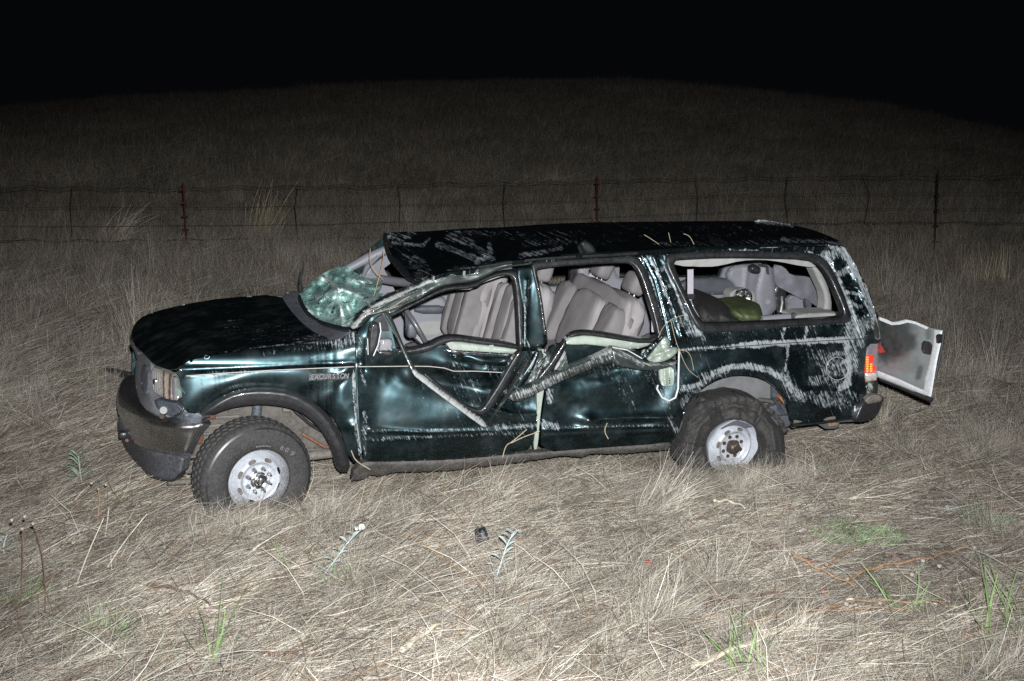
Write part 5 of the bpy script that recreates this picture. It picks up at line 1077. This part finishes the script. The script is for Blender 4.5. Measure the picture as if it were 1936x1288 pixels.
ground_stick([(1350,948),(1380,946),(1410,960)], PSTEM, .010, 'pale curved root lying behind the leaning grass')
stalk([(84,1200),(86,1100),(78,1030),(60,975)], RDST, .0038, 'tall reddish dry stem curving upward on the far left', .15)
stalk([(36,1216),(40,1120),(44,1040),(42,1000)], RDST, .0036, 'dark dry flower stem with fluffy heads on the far left', .15, heads=((0,0,0),(.06,0,.03),(-.05,0,.05),(.02,0,.07)))
stalk([(176,1040),(184,990),(188,950),(186,925)], DSTEM, .005, 'dry flower stem with pale fluffy heads below the spiky weed', .12, heads=((0,0,0),(.05,0,.03),(-.04,0,.04)))
stalk([(130,1150),(160,1060),(196,980)], PSTEM, .005, 'tall pale leaning grass stem right of the reddish stem', .1)
stalk([(190,1060),(200,1010),(206,960)], PSTEM, .005, 'pale upright straw beside the dry flower stem', .1)
stalk([(180,1110),(230,1030),(278,972)], PSTEM, .006, 'pale straw leaning far to the right below the bumper', .1)
stalk([(292,920),(288,890),(284,865)], PSTEM, .004, 'thin straw standing before the front bumper', .05); stalk([(334,912),(336,870),(338,838)], PSTEM, .004, 'straight straw rising in front of the chrome bumper', .05)
stalk([(318,930),(310,890),(303,850)], PSTEM, .004, 'slightly leaning straw between the two bumper straws', .05)
STR_ = simple('caught_straw', (.34,.28,.20), .8, 0, .25, 30, .2)
# straw caught on the wreck
def caught(P, y, label, r_=.0022, m=None):
    m = m or STR_; r_ = min(r_, .0034)
    pp = [Vector(lw(p)) for p in pts_y(chaikin(P, 2, False), y)]; top(tube('caught_straw', pp, r_, m, None, 5), label, 'straw')
caught([(1244,640),(1252,620),(1268,604),(1292,596)], -1.12, 'curved straw caught on the rear door pillar')
caught([(1268,604),(1276,640),(1284,662),(1300,700),(1320,714)], -1.13, 'long straw hanging from the torn rear door edge')
caught([(1282,662),(1304,664),(1312,700)], -1.14, 'short bent straw wedged in the torn rear door edge')
caught([(950,866),(956,842),(968,836),(996,812)], -1.06, 'dry twig stuck on the sill below the bent frame', .005)
caught([(966,838),(990,826),(1020,816)], -1.08, 'pale twig lying along the lower door edge', .004)
caught([(1148,800),(1142,815),(1150,830)], -1.06, 'small dry twig stuck to the rear door bottom', .004)
caught([(664,852),(672,872),(700,888)], -1.04, 'dry root hanging at the front end of the sill', .006)
caught([(694,604),(724,500),(726,470)], -.2, 'brown stem caught in the windscreen opening', .004, DSTEM); caught([(700,470),(698,500),(724,530)], 0, 'thin stem poking out of the crushed windscreen', .003, DSTEM)
caught([(1312,462),(1304,446),(1292,442)], -.8, 'short straw lying over the roof rail'); caught([(1246,462),(1228,450),(1218,444)], -.8, 'small straw stuck on the roof above the rear door')
caught([(1268,458),(1264,440)], -.8, 'tiny straw upright on the roof edge')
caught([(680,598),(730,588),(775,560)], -.97, 'straw laid along the crushed windscreen pillar')
# loose debris
sc_ = weed
bs = bpy.data.objects.new('black_scrap', None); COL.objects.link(bs); top(bs, 'broken black plastic scrap standing in the grass between weeds', 'debris'); b0 = px_ground(910,1028); bs.location = b0+Vector((0,0,.12))
bl_ = RV.T @ np.array(b0+Vector((0,0,.10))); CI = (Matrix.Translation(bs.location)).inverted() @ CARM
for nm, P_, m_, of in (('shell', [(899,1006),(904,1001),(908,1003),(912,999),(918,1002),(922,1010),(925,1021),(927,1030),(921,1033),(914,1030),(904,1034),(901,1024)], 'plastic', 0), ('broken_edge', [(898,1008),(903,1006),(905,1020),(906,1034),(901,1036)], 'rubber', -.02), ('inner_rib', [(909,1008),(916,1007),(920,1018),(919,1024),(911,1022)], 'cowl', -.03)):
    q_ = panel(nm, P_, M[m_], bs, y=float(bl_[1])-.26+of, step=2.2, cut=0, tv=(.01,.05,0), bulge=(.012,4), wav=.03, jag=2); q_.matrix_parent_inverse = CI

def frag(name, px, py, sz, mat, label, z=.13, seed=0):
    z = max(z, .12)
    c = px_ground(px, py, z); o = rbox(name, tuple(c), sz, mat, None, .2, (.3,.2,.4), .5, 4, seed); top(o, label, 'debris'); return o
frag('lens_fragment', 903, 1284, (.06,.03,.012), M['dullred'], 'red plastic lens fragment at the bottom edge of the grass', .08, 1)
PINK = simple('faded_red_plastic', (.33,.13,.11), .5, 0, .3, 30)
frag('lens_fragment', 1528, 1062, (.05,.03,.03), PINK, 'faded red fragment lying under the dark twig', .08, 2)
frag('lens_fragment', 1558, 1118, (.03,.02,.02), PINK, 'small pink fragment beside the short curved twig', .08, 3)
frag('lens_fragment', 1888, 966, (.07,.02,.012), PINK, 'pinkish red sliver lying near the right edge', .08, 4)
frag('lens_fragment', 1226, 1062, (.04,.02,.015), M['dullred'], 'dark red sliver beside a brown stem near the middle', .07, 5)
frag('paper_scrap', 1800, 965, (.11,.05,.05), simple('crumpled_grey_paper', (.36,.40,.40), .7, 0, .35, 40, .4), 'crumpled grey paper lying near the pinkish sliver', .08, 6)
frag('stone', 1706, 1062, (.14,.08,.06), simple('brown_clod', (.16,.12,.10), .9, 0, .3, 20, .5), 'brown clod of bare soil beside the low green mat', .03, 7)
# green mats, coarse blades
def clump(name, px, py, n, spread, ln, el, wd, cols, label, seed, az=(60,80), flat=1.0, droop=.18, cat='grass tuft'):
    o = blades(name, [(n, spread, ln, el, az, wd, .01, cols, droop)], seed); COL.objects.link(o); b = px_ground(px, py, .0); o.location = b+Vector((0,0,.125 if ln[1] < .14 else .06)); o.scale = (1, 1, flat); top(o, label, cat); return o
MAT_ = [(.19,.29,.13),(.25,.35,.18),(.16,.24,.11),(.29,.38,.21)]; BL_ = [(.14,.20,.08),(.18,.25,.11),(.11,.16,.075)]
clump('green_mat', 1590, 1046, 420, .20, (.03,.09), (15,70), .005, MAT_, 'low bright green mat of feathery weed left of the soil clod', 301, cat='weed')
clump('green_mat', 1660, 1050, 320, .15, (.03,.09), (15,70), .005, MAT_, 'low bright green mat of feathery weed right of the soil clod', 302, cat='weed')
clump('green_mat', 1855, 1020, 140, .16, (.04,.12), (15,80), .005, MAT_, 'sparse green weed patch by the round seed head on the right', 303, cat='weed')
clump('green_tuft', 46, 1170, 260, .15, (.06,.18), (30,85), .006, MAT_, 'fresh green weed tuft low on the left side', 304)
clump('green_tuft', 180, 1240, 200, .22, (.04,.11), (15,60), .006, MAT_, 'green weed patch under dark twigs at lower left', 305, cat='weed')
clump('green_tuft', 128, 740, 160, .3, (.08,.2), (20,70), .008, MAT_, 'dull green weed patch in the grass left of the headlight', 306, cat='weed')
clump('green_tuft', 860, 905, 150, .24, (.12,.32), (40,85), .006, STRAW+MAT_, 'half green tuft of thin grass below the front door', 307)
clump('green_tuft', 636, 1120, 90, .14, (.08,.2), (20,80), .006, MAT_, 'green blades around the foot of the flowering silvery weed', 308)
clump('green_tuft', 1830, 745, 110, .20, (.15,.32), (30,80), .008, MAT_+STRAW, 'greenish tuft right of the open tail door', 309)
clump('coarse_blades', 402, 1300, 9, .05, (.28,.5), (45,86), .014, BL_, 'broad bright green blades rising from the bottom edge', 310, (80,70), droop=.06)
clump('coarse_blades', 1415, 1296, 16, .12, (.18,.34), (40,82), .014, BL_, 'short broad green blades at the bottom right of centre', 311, (110,60), droop=.08)
clump('coarse_blades', 1712, 1196, 20, .10, (.2,.42), (25,70), .012, BL_, 'broad green blades fanning out near the arched stem', 312, (70,70), droop=.12)
clump('coarse_blades', 1900, 1230, 24, .16, (.2,.5), (30,80), .013, BL_, 'broad green blades beside the lower right edge', 313, (110,60), droop=.14)
clump('coarse_blades', 560, 1104, 6, .05, (.2,.36), (20,50), .013, BL_, 'two or three dark green arching blades left of the silvery weed', 314, (150,40), droop=.3)
clump('leaning_tussock', 1232, 985, 260, .15, (.2,.55), (18,60), .006, STRAW, 'pale dense tussock leaning right over the matted grass', 315, (25,22), droop=.10)
clump('standing_tuft', 1355, 902, 200, .12, (.12,.36), (55,88), .005, [(.55,.46,.34),(.62,.54,.42),(.48,.38,.27)], 'straw coloured upright tuft in front of the shredded tyre', 316, (90,120), droop=.05)
clump('tall_bunch', 492, 468, 110, .28, (.5,1.2), (55,84), .016, [(.50,.43,.29),(.44,.37,.24)], 'tall golden bunch of grass at the fence left of the roof', 317, (10,40), droop=.10, cat='grass bunch')
clump('tall_bunch', 208, 476, 90, .28, (.4,1.0), (35,75), .014, [(.60,.54,.42),(.50,.44,.34)], 'tall grey bunch of grass leaning right beside the red post', 318, (10,25), droop=.20, cat='grass bunch')
clump('tall_bunch', 1850, 560, 170, .45, (.3,.75), (65,89), .013, [(.60,.52,.34),(.50,.42,.28)], 'upright yellowish bunch of grass beyond the open tail door', 319, (90,120), droop=.04, cat='grass bunch')
